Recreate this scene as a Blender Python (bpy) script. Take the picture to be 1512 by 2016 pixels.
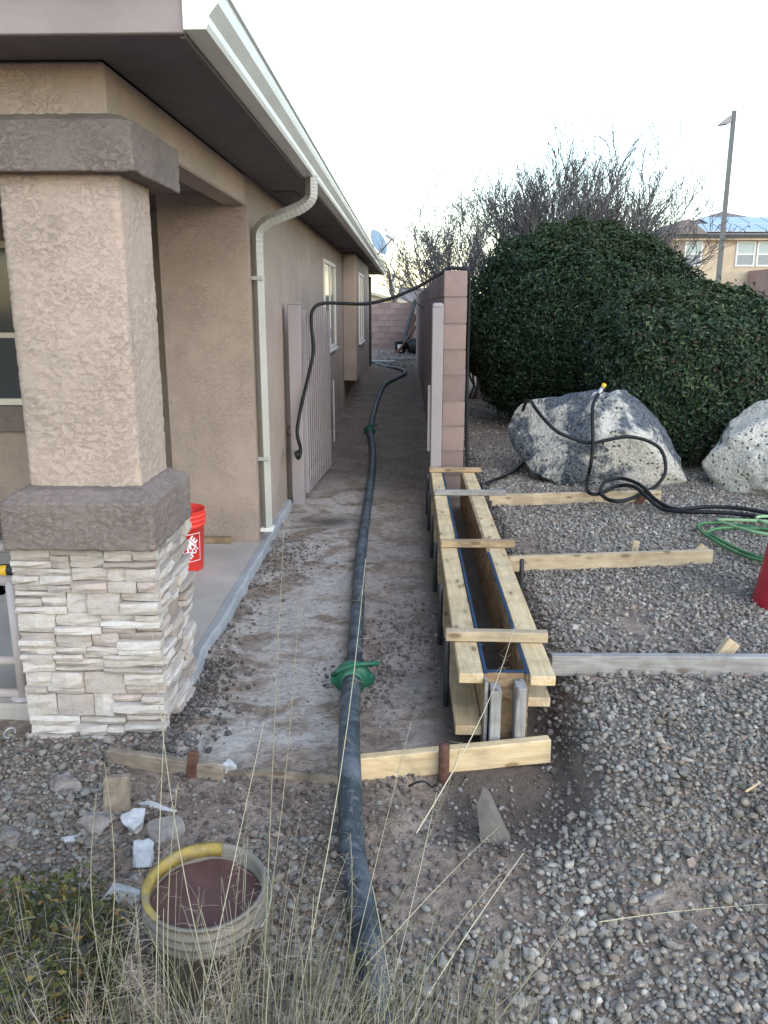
import bpy, bmesh, math, random
import numpy as np
from mathutils import Matrix, Vector, Euler

# ------------------------------------------------------------------ camera, sky, sun, exposure
S = bpy.context.scene
for o in list(bpy.data.objects):
    bpy.data.objects.remove(o)
C = S.collection
F_PX, PITCH, YAW, CAM_H = 1630.0, math.radians(14.05), math.radians(1.55), 1.6
cam = bpy.data.cameras.new('camera'); cam_o = bpy.data.objects.new('camera', cam); C.objects.link(cam_o)
cam.sensor_fit = 'VERTICAL'; cam.sensor_height = 24.0; cam.lens = F_PX * 24.0 / 2016.0
cam.clip_start = 0.05; cam.clip_end = 3000
cam_o.location = (0, 0, CAM_H); cam_o.rotation_euler = (math.pi / 2 - PITCH, 0, YAW)
S.camera = cam_o
SUN_EL, SUN_AZ = math.radians(34), math.radians(146)      # azimuth clockwise from +Y
w = bpy.data.worlds.new('World'); S.world = w; w.use_nodes = True
wn = w.node_tree
sky = wn.nodes.new('ShaderNodeTexSky'); sky.sky_type = 'NISHITA'; sky.sun_disc = False
sky.sun_elevation = SUN_EL; sky.sun_rotation = SUN_AZ
sky.air_density = 1.3; sky.dust_density = 0.6; sky.ozone_density = 1.0; sky.altitude = 0
bg = wn.nodes['Background']; bg.inputs['Strength'].default_value = 0.15
wn.links.new(sky.outputs['Color'], bg.inputs['Color'])
sun = bpy.data.lights.new('sun', 'SUN'); sun.energy = 0.5; sun.angle = math.radians(80); sun.color = (1, 0.97, 0.94)
sun_o = bpy.data.objects.new('sun', sun); C.objects.link(sun_o)
sd = Vector((math.sin(SUN_AZ) * math.cos(SUN_EL), math.cos(SUN_AZ) * math.cos(SUN_EL), math.sin(SUN_EL)))
sun_o.rotation_euler = sd.to_track_quat('Z', 'Y').to_euler(); sun_o.location = sd * 50
S.view_settings.view_transform = 'Standard'; S.view_settings.look = 'None'
S.view_settings.gamma = 1.0; S.view_settings.exposure = 1.6; S.view_settings.use_curve_mapping = False
S.render.engine = 'CYCLES'; S.cycles.max_bounces = 6; S.cycles.diffuse_bounces = 4
try:
    S.cycles.use_denoising = True; S.cycles.denoiser = 'OPENIMAGEDENOISE'
except Exception:
    pass

rnd = random.Random(7)
rng = np.random.default_rng(11)

# ------------------------------------------------------------------ helpers: pixel of the photograph -> point of the place
_R = np.array((Matrix.Rotation(YAW, 3, 'Z') @ Matrix.Rotation(math.pi / 2 - PITCH, 3, 'X')))
_O = np.array([0, 0, CAM_H])
def ray(px, py):
    return _R @ np.array([(px - 756) / F_PX, (1008 - py) / F_PX, -1.0])
def G(px, py, z=0.0):
    r = ray(px, py); return Vector(_O + (z - CAM_H) / r[2] * r)
def AY(px, py, y):
    r = ray(px, py); return Vector(_O + y / r[1] * r)
def AX(px, py, x):
    r = ray(px, py); return Vector(_O + x / r[0] * r)

# ------------------------------------------------------------------ numpy noise
def _h(ix, iy, iz, seed):
    n = (ix.astype(np.int64) * 374761393 + iy.astype(np.int64) * 668265263 + iz.astype(np.int64) * 2147483647 + seed * 144665) & 0xffffffff
    n = ((n ^ (n >> 13)) * 1274126177) & 0xffffffff
    n = ((n ^ (n >> 16)) * 2246822519) & 0xffffffff
    return ((n ^ (n >> 15)) & 0xffffff) / float(0xffffff)
def vnoise(x, y, z, seed=0):
    x, y, z = np.broadcast_arrays(np.asarray(x, float), np.asarray(y, float), np.asarray(z, float))
    ix, iy, iz = np.floor(x), np.floor(y), np.floor(z)
    fx, fy, fz = x - ix, y - iy, z - iz
    fx, fy, fz = [f * f * (3 - 2 * f) for f in (fx, fy, fz)]
    r = 0
    for dx in (0, 1):
        for dy in (0, 1):
            for dz in (0, 1):
                r = r + _h(ix + dx, iy + dy, iz + dz, seed) * (fx if dx else 1 - fx) * (fy if dy else 1 - fy) * (fz if dz else 1 - fz)
    return r
def fbm(x, y, z=0.0, seed=0, o=4):
    r, a, t = 0, 1.0, 0
    x, y, z = np.asarray(x, float), np.asarray(y, float), np.asarray(z, float)
    for i in range(o):
        r = r + a * vnoise(x, y, z, seed + i); t += a; a *= 0.5
        x, y, z = x * 2.03, y * 2.03, z * 2.03
    return r / t
def ss(a, b, x):
    t = np.clip((np.asarray(x, float) - a) / (b - a), 0, 1); return t * t * (3 - 2 * t)

# ------------------------------------------------------------------ helpers: objects
W = {}
def put(o, parent=None, M=None):
    C.objects.link(o)
    M = M or Matrix.Identity(4)
    if parent is not None:
        o.parent = parent; o.matrix_parent_inverse = W[parent.name].inverted()
    o.matrix_basis = M
    W[o.name] = M
    return o
def tag(o, label=None, cat=None, group=None, kind=None):
    if label: o['label'] = label
    if cat: o['category'] = cat
    if group: o['group'] = group
    if kind: o['kind'] = kind
    return o
def thing(name, loc, label, cat, group=None):
    o = bpy.data.objects.new(name, None); o.empty_display_size = 0.1
    put(o, None, Matrix.Translation(Vector(loc))); return tag(o, label, cat, group)
def np_mesh(name, V, F, smooth=True, col=None):
    V = np.asarray(V, np.float32); F = np.asarray(F, np.int32)
    me = bpy.data.meshes.new(name); k = F.shape[1]
    me.vertices.add(len(V)); me.vertices.foreach_set('co', V.ravel())
    me.loops.add(F.size); me.loops.foreach_set('vertex_index', F.ravel())
    me.polygons.add(len(F)); me.polygons.foreach_set('loop_start', np.arange(0, F.size, k, dtype=np.int32))
    me.polygons.foreach_set('loop_total', np.full(len(F), k, np.int32))
    me.polygons.foreach_set('use_smooth', np.full(len(F), smooth, bool) if isinstance(smooth, bool) else smooth)
    if col is not None:
        a = me.color_attributes.new('col', 'FLOAT_COLOR', 'POINT')
        c = np.ones((len(V), 4), np.float32); c[:, :3] = col; a.data.foreach_set('color', c.ravel())
    me.update(calc_edges=True); me.validate()
    return me
def mesh_obj(name, me, mat, parent=None, M=None):
    o = bpy.data.objects.new(name, me)
    if mat is not None and not me.materials: me.materials.append(mat)
    return put(o, parent, M)

class MB:
    def __init__(s): s.v = []; s.f = []; s.sm = []
    def add(s, V, F, smooth=False):
        b = len(s.v); s.v += [tuple(v) for v in V]; s.f += [tuple(b + i for i in f) for f in F]; s.sm += [smooth] * len(F); return s
    def box(s, x0, x1, y0, y1, z0, z1):
        V = [(x0, y0, z0), (x1, y0, z0), (x1, y1, z0), (x0, y1, z0), (x0, y0, z1), (x1, y0, z1), (x1, y1, z1), (x0, y1, z1)]
        return s.add(V, [(3, 2, 1, 0), (4, 5, 6, 7), (0, 1, 5, 4), (1, 2, 6, 5), (2, 3, 7, 6), (3, 0, 4, 7)])
    def tube(s, pts, r, n=8, cap=True, sq=None, up=None):
        P = [Vector(p) for p in pts]; m = len(P)
        R = r if hasattr(r, '__len__') else [r] * m
        t0 = (P[1] - P[0]).normalized()
        u = Vector(up) if up else (Vector((0, 0, 1)) if abs(t0.z) < .9 else Vector((1, 0, 0)))
        u = (u - t0 * u.dot(t0)).normalized(); V = []
        for i in range(m):
            t = (P[min(i + 1, m - 1)] - P[max(i - 1, 0)]).normalized()
            u = (u - t * u.dot(t)).normalized(); q = t.cross(u)
            if sq:
                a, b = sq
                for (c, d) in ((a, b), (-a, b), (-a, -b), (a, -b)): V.append(P[i] + (u * c + q * d) * (R[i]))
            else:
                for k in range(n):
                    a = 2 * math.pi * k / n; V.append(P[i] + (u * math.cos(a) + q * math.sin(a)) * R[i])
        n = 4 if sq else n
        Fc = [(i * n + k, i * n + (k + 1) % n, (i + 1) * n + (k + 1) % n, (i + 1) * n + k) for i in range(m - 1) for k in range(n)]
        if cap: Fc += [tuple(reversed(range(n))), tuple(range((m - 1) * n, m * n))]
        return s.add(V, Fc, not sq)
    def lathe(s, prof, n=24, c=(0, 0, 0), a0=0.0, a1=2 * math.pi):
        full = abs(a1 - a0 - 2 * math.pi) < 1e-6; m = n if full else n + 1; V = []
        for (r, z) in prof:
            for k in range(m):
                a = a0 + (a1 - a0) * k / n; V.append((c[0] + r * math.cos(a), c[1] + r * math.sin(a), c[2] + z))
        Fc = []
        for i in range(len(prof) - 1):
            for k in range(n):
                k2 = (k + 1) % m; Fc.append((i * m + k, i * m + k2, (i + 1) * m + k2, (i + 1) * m + k))
        return s.add(V, Fc, True)
    def prism(s, poly, axis, a, b):
        n = len(poly); V = []
        for t in (a, b):
            for (p, q) in poly: V.append({'x': (t, p, q), 'y': (p, t, q), 'z': (p, q, t)}[axis])
        return s.add(V, [tuple(range(n)), tuple(reversed(range(n, 2 * n)))] + [(i, n + i, n + (i + 1) % n, (i + 1) % n) for i in range(n)])
    def mesh(s, name, bevel=0.0, seg=1):
        me = bpy.data.meshes.new(name); me.from_pydata(s.v, [], s.f)
        me.polygons.foreach_set('use_smooth', s.sm)
        bm = bmesh.new(); bm.from_mesh(me)
        bmesh.ops.recalc_face_normals(bm, faces=bm.faces)
        if bevel: bmesh.ops.bevel(bm, geom=list(bm.edges), offset=bevel, segments=seg, affect='EDGES', profile=.6)
        bm.to_mesh(me); bm.free(); me.update(); return me
    def obj(s, name, mat, parent=None, bevel=0.0, M=None, seg=1):
        return mesh_obj(name, s.mesh(name, bevel, seg), mat, parent, M)
def crom(P, k=8):
    P = [Vector(p) for p in P]; Q = [P[0] * 2 - P[1]] + P + [P[-1] * 2 - P[-2]]; out = []
    for i in range(1, len(Q) - 2):
        a, b, c, d = Q[i - 1], Q[i], Q[i + 1], Q[i + 2]
        for j in range(k):
            t = j / k
            out.append(.5 * ((2 * b) + (c - a) * t + (2 * a - 5 * b + 4 * c - d) * t * t + (3 * b - a - 3 * c + d) * t ** 3))
    return out + [P[-1]]
def axis_matrix(p0, p1, up=(0, 0, 1)):
    x = (Vector(p1) - Vector(p0)).normalized(); u = Vector(up); y = u.cross(x)
    y = y.normalized() if y.length > 1e-4 else Vector((0, 1, 0)); z = x.cross(y)
    M = Matrix((x, y, z)).transposed().to_4x4(); M.translation = Vector(p0); return M
_bc = {}
def board(name, p0, p1, wid, thk, mat, parent=None, up=(0, 0, 1), bevel=.003, warp=0):
    """a plank from p0 to p1 (centre line): local X length, local Y width, local Z thickness"""
    L = (Vector(p1) - Vector(p0)).length; me = bpy.data.meshes.new(name)
    n = 6; V = []; Fc = []
    for i in range(n + 1):
        t = i / n; ww = math.sin(t * math.pi) * warp
        for (a, b) in ((-1, -1), (1, -1), (1, 1), (-1, 1)):
            V.append((L * t, a * wid / 2 + ww + rnd.uniform(-1, 1) * .0006, b * thk / 2 + rnd.uniform(-1, 1) * .0006))
    for i in range(n):
        for k in range(4): Fc.append((i * 4 + k, i * 4 + (k + 1) % 4, i * 4 + 4 + (k + 1) % 4, i * 4 + 4 + k))
    Fc += [(3, 2, 1, 0), (n * 4, n * 4 + 1, n * 4 + 2, n * 4 + 3)]
    me.from_pydata(V, [], Fc); bm = bmesh.new(); bm.from_mesh(me)
    bmesh.ops.recalc_face_normals(bm, faces=bm.faces)
    sharp = [e for e in bm.edges if len(e.link_faces) == 2 and e.calc_face_angle(0) > .8]
    if bevel: bmesh.ops.bevel(bm, geom=sharp, offset=bevel, segments=1, affect='EDGES')
    bm.to_mesh(me); bm.free()
    return mesh_obj(name, me, mat, parent, axis_matrix(p0, p1, up))

# ------------------------------------------------------------------ helpers: materials
class Mt:
    def __init__(s, name, rough=.8, spec=.3, metal=0.0):
        s.m = bpy.data.materials.new(name); s.m.use_nodes = True; s.t = s.m.node_tree; s.b = s.t.nodes['Principled BSDF']
        s.b.inputs['Roughness'].default_value = rough; s.b.inputs['Specular IOR Level'].default_value = spec; s.b.inputs['Metallic'].default_value = metal
        s.co = s.n('ShaderNodeTexCoord').outputs['Object']
    def n(s, t, **k):
        x = s.t.nodes.new(t)
        for a, v in k.items():
            if a.startswith('i_'): 
                s.set(x.inputs[a[2:].replace('_', ' ')], v)
            else: setattr(x, a, v)
        return x
    def set(s, sock, v):
        if isinstance(v, bpy.types.NodeSocket): s.t.links.new(v, sock)
        else: sock.default_value = (v[0], v[1], v[2], 1) if hasattr(v, '__len__') and len(v) == 3 and sock.type == 'RGBA' else v
    def mapc(s, scale=(1, 1, 1), co=None, rand=False):
        x = s.n('ShaderNodeMapping'); s.set(x.inputs['Vector'], co or s.co); x.inputs['Scale'].default_value = scale
        if rand:
            r = s.n('ShaderNodeObjectInfo').outputs['Random']; mm = s.n('ShaderNodeMath', operation='MULTIPLY'); s.set(mm.inputs[0], r); mm.inputs[1].default_value = 57.0
            cb = s.n('ShaderNodeCombineXYZ'); 
            for i in range(3): s.set(cb.inputs[i], mm.outputs[0])
            s.set(x.inputs['Location'], cb.outputs[0])
        return x.outputs[0]
    def noise(s, sc, det=4, dist=0.0, co=None, rough=.55):
        x = s.n('ShaderNodeTexNoise'); s.set(x.inputs['Vector'], co or s.co); x.inputs['Scale'].default_value = sc
        x.inputs['Detail'].default_value = det; x.inputs['Distortion'].default_value = dist; x.inputs['Roughness'].default_value = rough
        return x.outputs['Fac']
    def vor(s, sc, co=None, feat='F1', out='Distance'):
        x = s.n('ShaderNodeTexVoronoi', feature=feat); s.set(x.inputs['Vector'], co or s.co); x.inputs['Scale'].default_value = sc; return x.outputs[out]
    def ramp(s, f, stops, interp='LINEAR'):
        x = s.n('ShaderNodeValToRGB'); s.set(x.inputs[0], f); e = x.color_ramp.elements; x.color_ramp.interpolation = interp
        while len(e) < len(stops): e.new(.5)
        for q, (p, c) in zip(e, stops):
            q.position = p; q.color = (c, c, c, 1) if not hasattr(c, '__len__') else (*c, 1)
        return x.outputs[0]
    def mix(s, f, a, b, mode='MIX'):
        x = s.n('ShaderNodeMix', data_type='RGBA', blend_type=mode)
        s.set(x.inputs[0], f); s.set(x.inputs[6], a); s.set(x.inputs[7], b); return x.outputs[2]
    def math(s, op, a, b=0.0):
        x = s.n('ShaderNodeMath', operation=op); s.set(x.inputs[0], a); s.set(x.inputs[1], b); return x.outputs[0]
    def rand(s): return s.n('ShaderNodeObjectInfo').outputs['Random']
    def attr(s, name, out='Color'):
        x = s.n('ShaderNodeAttribute'); x.attribute_name = name; return x.outputs[out]
    def bump(s, h, dist=.01, strength=1.0, prev=None):
        x = s.n('ShaderNodeBump'); s.set(x.inputs['Height'], h); x.inputs['Distance'].default_value = dist; x.inputs['Strength'].default_value = strength
        if prev is not None: s.set(x.inputs['Normal'], prev)
        return x.outputs[0]
    def done(s, col=None, nrm=None, rough=None):
        if col is not None: s.set(s.b.inputs['Base Color'], col)
        if nrm is not None: s.set(s.b.inputs['Normal'], nrm)
        if rough is not None: s.set(s.b.inputs['Roughness'], rough)
        return s.m
def sc3(c, k): return tuple(min(1, x * k) for x in c)

def m_stucco(name, c, big=1.0, dist=.006, warm=None):
    m = Mt(name, .92, .15)
    a = m.noise(40 * big, 10, .15, rough=.72, co=m.mapc((1, 1, 1.5))); r = m.ramp(a, [(.34, .1), (.455, .4), (.5, .85), (.7, 1.0)])
    low = m.noise(6 * big, 3); msk = m.ramp(low, [(.35, .35), (.6, 1.0)])
    fine = m.noise(150, 4); h = m.math('ADD', m.math('MULTIPLY', r, msk), m.math('MULTIPLY', fine, .55))
    v = m.noise(1.7, 4); st = m.noise(5, 5, .6, co=m.mapc((1, 1, .35)))
    col = m.mix(m.ramp(v, [(.35, 0), (.65, 1)]), sc3(c, .88), sc3(warm or c, 1.06))
    col = m.mix(m.math('MULTIPLY', m.ramp(st, [(.5, 0), (.75, 1)]), .35), col, sc3(c, .7))
    col = m.mix(m.math('MULTIPLY', m.ramp(fine, [(.4, 1), (.6, 0)]), .18), col, sc3(c, .55))
    return m.done(col, m.bump(h, dist, .9))
def m_plain(name, c, rough=.6, spec=.3, metal=0.0, var=.12, sc=9, bd=0.0, bs=120, dirt=0.0):
    m = Mt(name, rough, spec, metal); n = m.noise(sc, 5)
    col = m.mix(m.ramp(n, [(.3, 0), (.7, 1)]), sc3(c, 1 - var), sc3(c, 1 + var))
    if dirt:
        d = m.noise(sc * .6, 6, .5); col = m.mix(m.math('MULTIPLY', m.ramp(d, [(.5, 0), (.68, 1)]), dirt), col, (.2, .17, .14))
    return m.done(col, m.bump(m.noise(bs, 3), bd, .6) if bd else None)
def m_wood(name, c, c2, knots=1.0, dirt=.0, rough=.75):
    m = Mt(name, rough, .2); co = m.mapc((1.3, 16, 16), rand=True); co2 = m.mapc((1, 1, 1), rand=True)
    g = m.noise(2.2, 6, 1.4, co=co); f = m.noise(13, 3, .3, co=co)
    col = m.mix(m.ramp(g, [(.32, 0), (.62, 1)]), c, c2)
    col = m.mix(m.math('MULTIPLY', m.ramp(f, [(.45, 0), (.7, 1)]), .22), col, sc3(c2, .6))
    vk = m.vor(3.1, m.mapc((2.0, 5.2, 5.2), rand=True))
    col = m.mix(m.math('MULTIPLY', m.ramp(vk, [(.13, 1), (.19, 0)]), .85 * knots), col, (.11, .055, .025))
    col = m.mix(m.math('MULTIPLY', m.ramp(vk, [(.14, 1), (.34, 0)]), .4 * knots), col, sc3(c2, .7))
    if dirt:
        d = m.noise(7, 6, .8, co=co2); col = m.mix(m.math('MULTIPLY', m.ramp(d, [(.42, 0), (.66, 1)]), dirt), col, (.11, .085, .065))
    t = m.math('ADD', m.math('MULTIPLY', m.rand(), .25), .85)
    hs = m.n('ShaderNodeHueSaturation'); m.set(hs.inputs['Color'], col); m.set(hs.inputs['Value'], t)
    return m.done(hs.outputs[0], m.bump(f, .0012, .7))

M = {}
M['stucco'] = m_stucco('stucco', (.42, .335, .265), 1.0, .003, warm=(.44, .335, .275))
M['stucco_wall'] = m_stucco('stucco_wall', (.375, .295, .24), 1.4, .0035)
M['stucco_trim'] = m_stucco('stucco_trim', (.215, .172, .15), 1.2, .0035)
M['soffit'] = m_plain('soffit_paint', (.15, .13, .13), .8, bd=.001)
M['fascia'] = m_plain('fascia_paint', (.285, .232, .215), .7, sc=4, bd=.0015, bs=60, dirt=.12)
M['gutter'] = m_plain('gutter_enamel', (.72, .71, .64), .35, .5, sc=3, var=.05, dirt=.1)
M['downspout'] = m_plain('downspout_enamel', (.36, .35, .31), .4, .5, sc=5, var=.06, dirt=.12)
M['shingle'] = m_plain('shingle', (.12, .10, .09), .9, bd=.004, bs=40)
M['gate'] = m_plain('gate_paint', (.28, .245, .245), .5, .35, sc=6, var=.06, dirt=.15)
M['rail'] = m_plain('rail_paint', (.42, .37, .35), .5, .35, sc=8, var=.06)
M['frame'] = m_plain('window_frame', (.62, .58, .5), .5, .3, var=.04)
M['black'] = m_plain('black_steel', (.022, .022, .024), .5, .4, var=.3, sc=25)
M['rust'] = m_plain('rusty_steel', (.10, .045, .03), .8, .3, var=.4, sc=30, bd=.002)
M['zinc'] = m_plain('zinc', (.45, .45, .45), .4, .5, .7)
M['brass'] = m_plain('brass', (.25, .2, .13), .4, .5, .8, var=.3, sc=40)
M['rubber'] = m_plain('hose_rubber', (.009, .0095, .010), .55, .25, var=.3, sc=12)
M['green_hose'] = m_plain('green_hose', (.06, .16, .055), .5, .4, var=.35, sc=9)
M['pale_hose'] = m_plain('pale_hose', (.22, .34, .17), .5, .4, var=.25, sc=9)
M['red_plastic'] = m_plain('red_plastic', (.72, .045, .03), .4, .4, var=.06, sc=6)
M['white_print'] = m_plain('white_print', (.8, .76, .78), .5, .3, var=.03)
M['red_steel'] = m_plain('red_steel', (.34, .015, .025), .4, .4, var=.15, sc=7)
M['dark'] = m_plain('dark_plastic', (.02, .02, .02), .5, .4, var=.2)
M['yellow'] = m_plain('yellow_plastic', (.75, .42, .03), .45, .4, var=.1)
M['bark'] = m_plain('bark', (.13, .105, .09), .9, .2, var=.35, sc=30, bd=.003)
M['twig'] = m_plain('twig', (.145, .132, .125), .9, .2, var=.35, sc=20)
M['plaster'] = m_plain('plaster', (.42, .415, .40), .9, .2, var=.25, sc=20, bd=.008, bs=60, dirt=.75)
M['greyrock'] = m_plain('grey_rock', (.20, .175, .155), .9, .2, var=.4, sc=22, bd=.014, bs=45)
M['grey_wood'] = m_wood('grey_wood', (.42, .40, .37), (.27, .25, .23), .8, .35)
M['pine'] = m_wood('pine', (.64, .495, .305), (.53, .38, .20), 1.0, .34)
M['pine_used'] = m_wood('pine_used', (.44, .33, .20), (.30, .20, .11), 1.0, .75)
M['pine_brace'] = m_wood('pine_brace', (.55, .435, .29), (.42, .315, .19), 1.0, .32)
M['edge_used'] = m_wood('edge_used', (.34, .27, .19), (.21, .165, .12), 1.0, .9)
M['blue'] = m_plain('blue_paint', (.013, .035, .07), .7, .3, var=.3, sc=30)

def m_osb():
    m = Mt('strand_board', .7, .25); v = m.vor(24, m.mapc((1, .5, 2.6)), out='Color')
    s = m.n('ShaderNodeSeparateColor'); m.set(s.inputs[0], v)
    col = m.ramp(s.outputs[0], [(0, (.27, .16, .08)), (.5, (.46, .31, .165)), (1, (.17, .10, .05))])
    d = m.noise(4, 5, .6); col = m.mix(m.math('MULTIPLY', m.ramp(d, [(.4, 0), (.65, 1)]), .55), col, (.09, .06, .04))
    return m.done(col, m.bump(s.outputs[1], .002, .6))
M['osb'] = m_osb()
def m_block(name, c):
    m = Mt(name, .93, .12); t = m.math('ADD', m.math('MULTIPLY', m.rand(), .34), .80)
    n = m.noise(7, 5); f = m.noise(130, 4)
    col = m.mix(m.ramp(n, [(.3, 0), (.7, 1)]), sc3(c, .82), sc3(c, 1.1))
    col = m.mix(m.math('MULTIPLY', m.ramp(f, [(.35, 1), (.55, 0)]), .35), col, sc3(c, .5))
    col = m.mix(m.math('MULTIPLY', m.ramp(f, [(.62, 0), (.72, 1)]), .4), col, sc3(c, 1.7))
    hs = m.n('ShaderNodeHueSaturation'); m.set(hs.inputs['Color'], col); m.set(hs.inputs['Value'], t)
    return m.done(hs.outputs[0], m.bump(f, .003, .7))
M['block'] = m_block('block', (.27, .195, .172)); M['mortar'] = m_plain('mortar', (.17, .13, .115), .95, .1, bd=.003)
def m_stone():
    m = Mt('ledge_stone', .9, .15); n = m.noise(9, 6, .8, co=m.mapc((1, 1, 2.2))); f = m.noise(70, 4)
    r = m.rand()
    base = m.ramp(r, [(0, (.47, .42, .375)), (.3, (.53, .485, .44)), (.5, (.40, .36, .32)), (.66, (.48, .435, .39)), (.78, (.24, .195, .165)), (.88, (.47, .39, .345)), (1, (.27, .255, .245))])
    col = m.mix(m.ramp(n, [(.35, 0), (.7, 1)]), base, m.mix(.5, base, (.34, .27, .21)))
    col = m.mix(m.math('MULTIPLY', m.ramp(f, [(.35, 1), (.5, 0)]), .2), col, (.2, .17, .14))
    h = m.math('ADD', n, m.math('MULTIPLY', f, .4))
    return m.done(col, m.bump(h, .008, .8))
M['stone'] = m_stone()
def m_concrete(name, c):
    m = Mt(name, .88, .2); n = m.noise(2.5, 6, .4); f = m.noise(140, 3)
    col = m.mix(m.ramp(n, [(.35, 0), (.7, 1)]), sc3(c, .82), sc3(c, 1.1))
    col = m.mix(m.math('MULTIPLY', m.ramp(f, [(.35, 1), (.55, 0)]), .2), col, sc3(c, .55))
    return m.done(col, m.bump(m.math('ADD', f, n), .003, .6))
M['slab'] = m_concrete('slab_concrete', (.42, .375, .325)); M['slab_edge'] = m_concrete('slab_edge', (.33, .335, .325))
def m_pebble():
    m = Mt('pebble', .85, .15); n = m.noise(60, 4); c = m.attr('col')
    k = m.ramp(n, [(.3, .75), (.7, 1.2)]); return m.done(m.mix(1.0, c, k, 'MULTIPLY'), m.bump(m.noise(300, 2), .001, .5))
M['pebble'] = m_pebble()
def m_leaf(name):
    m = Mt(name, .5, .25); return m.done(m.attr('col'))
M['leaf'] = m_leaf('leaf')
def m_col(name, rough=.85):
    m = Mt(name, rough, .2); return m.done(m.attr('col'))
M['stalk'] = m_col('stalk')
def m_rubber_scuffed():
    m = Mt('pump_hose', .6, .35); n = m.noise(9, 6, .9); f = m.noise(60, 4, .5)
    col = m.mix(m.ramp(n, [(.40, 0), (.66, 1)]), (.022, .03, .034), (.085, .10, .108))
    col = m.mix(m.math('MULTIPLY', m.ramp(f, [(.56, 0), (.70, 1)]), .35), col, (.20, .205, .20))
    return m.done(col, m.bump(f, .002, .6))
M['pump_hose'] = m_rubber_scuffed()
M['green_clamp'] = m_plain('green_clamp', (.012, .11, .06), .45, .4, var=.3, sc=20, dirt=.2)
def m_boulder(name, cream, split):
    m = Mt(name, .9, .2); n = m.noise(2.3, 12, .35, rough=.68); v = m.vor(22); f = m.noise(45, 5)
    grey = m.mix(m.ramp(f, [(.35, 0), (.65, 1)]), (.045, .05, .057), (.15, .165, .18))
    pale = m.mix(m.ramp(f, [(.35, 0), (.65, 1)]), sc3(cream, .7), sc3(cream, 1.15))
    col = m.mix(m.ramp(n, [(split - .035, 0), (split + .03, 1)]), grey, pale)
    pit = m.math('MULTIPLY', m.ramp(v, [(.14, 1), (.28, 0)]), m.ramp(m.noise(3.5, 4), [(.43, 0), (.53, 1)]))
    col = m.mix(m.math('MULTIPLY', pit, .85), col, (.03, .03, .033))
    h = m.math('SUBTRACT', m.math('ADD', f, m.math('MULTIPLY', n, 1.2)), pit)
    return m.done(col, m.bump(h, .03, .8))
M['boulder'] = m_boulder('lava_boulder', (.50, .465, .40), .505); M['boulder_pale'] = m_boulder('pale_boulder', (.62, .56, .46), .44)
def m_glass(name, c):
    m = Mt(name, .08, .6); return m.done(m.mix(m.ramp(m.noise(1.2, 3), [(.3, 0), (.7, 1)]), sc3(c, .8), sc3(c, 1.2)))
M['glass'] = m_glass('window_glass', (.05, .055, .06)); M['glass_sky'] = m_glass('window_glass_pale', (.12, .145, .15))
def m_ground():
    m = Mt('ground', .95, .12)
    cem = m.attr('cem', 'Fac'); damp_dark = m.attr('damp_dark', 'Fac'); far = m.attr('far', 'Fac')
    n1 = m.noise(3.5, 7, .6); n2 = m.noise(24, 6, .8); n3 = m.noise(130, 4)
    dirt = m.mix(m.ramp(n1, [(.3, 0), (.7, 1)]), (.205, .152, .115), (.345, .268, .208))
    dirt = m.mix(m.math('MULTIPLY', m.ramp(n2, [(.42, 1), (.58, 0)]), .5), dirt, (.07, .055, .045))
    k = m.math('MULTIPLY', cem, m.ramp(m.noise(2.9, 9, .8, rough=.62), [(.43, 0), (.53, 1)]))
    k = m.math('MULTIPLY', k, m.ramp(n2, [(.3, .45), (.6, 1)]))
    col = m.mix(k, dirt, (.42, .38, .335))
    kw = m.math('MULTIPLY', damp_dark, m.ramp(n2, [(.3, .5), (.6, 1)])); col = m.mix(kw, col, (.055, .042, .034))
    col = m.mix(m.math('MULTIPLY', m.ramp(n3, [(.3, 1), (.5, 0)]), .3), col, (.06, .05, .04))
    col = m.mix(far, col, m.mix(n1, (.22, .18, .15), (.30, .25, .2)))
    h = m.math('ADD', m.math('MULTIPLY', n2, 1.2), m.math('MULTIPLY', n3, .5))
    return m.done(col, m.bump(h, .014, .9))
M['ground'] = m_ground()

# ------------------------------------------------------------------ the ground
def gz(x, y, noise=True):
    x = np.asarray(x, float); y = np.asarray(y, float)
    z = -.12 * (1 - ss(1.25, 2.55, y))
    z = z + .12 * ss(.56, .72, x) * ss(1.9, 2.9, y)
    z = z - .035 * ss(.45, .52, x) * (1 - ss(.56, .66, x)) * ss(2.35, 2.6, y) * (1 - ss(5.2, 6.2, y))
    z = z - .05 * ss(-.05, .1, x) * (1 - ss(.45, .6, x)) * ss(2.2, 2.35, y) * (1 - ss(2.5, 2.62, y))
    z = z + .035 * np.exp(-((x + .86) / .07) ** 2) * ss(2.5, 2.8, y) * (1 - ss(5.0, 5.6, y)) * fbm(x * 5, y * 5, 0, 9, 3)
    z = z + .10 * ss(23, 27, y) * (np.abs(x) < 6)
    if noise:
        z = z + (fbm(x * 2.2, y * 2.2, 0, 3, 3) - .5) * .035 + (fbm(x * 12, y * 12, 0, 5, 3) - .5) * .014
    return z
def g1(x, y): return float(gz(x, y))
def axis_coords(lo, hi, step, far_lo, far_hi):
    a = list(np.arange(lo, hi + 1e-6, step)); d = step
    while a[-1] < far_hi: d *= 1.14; a.append(a[-1] + d)
    d = step; b = []
    p = lo
    while p > far_lo: d *= 1.14; p -= d; b.append(p)
    return np.array(b[::-1] + a)
gx = axis_coords(-2.0, 3.6, .036, -500, 500); gy = axis_coords(1.0, 8.6, .036, -300, 900)
XX, YY = np.meshgrid(gx, gy); ZZ = gz(XX, YY)
nx, ny = len(gx), len(gy)
idx = np.arange(nx * ny).reshape(ny, nx)
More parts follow.
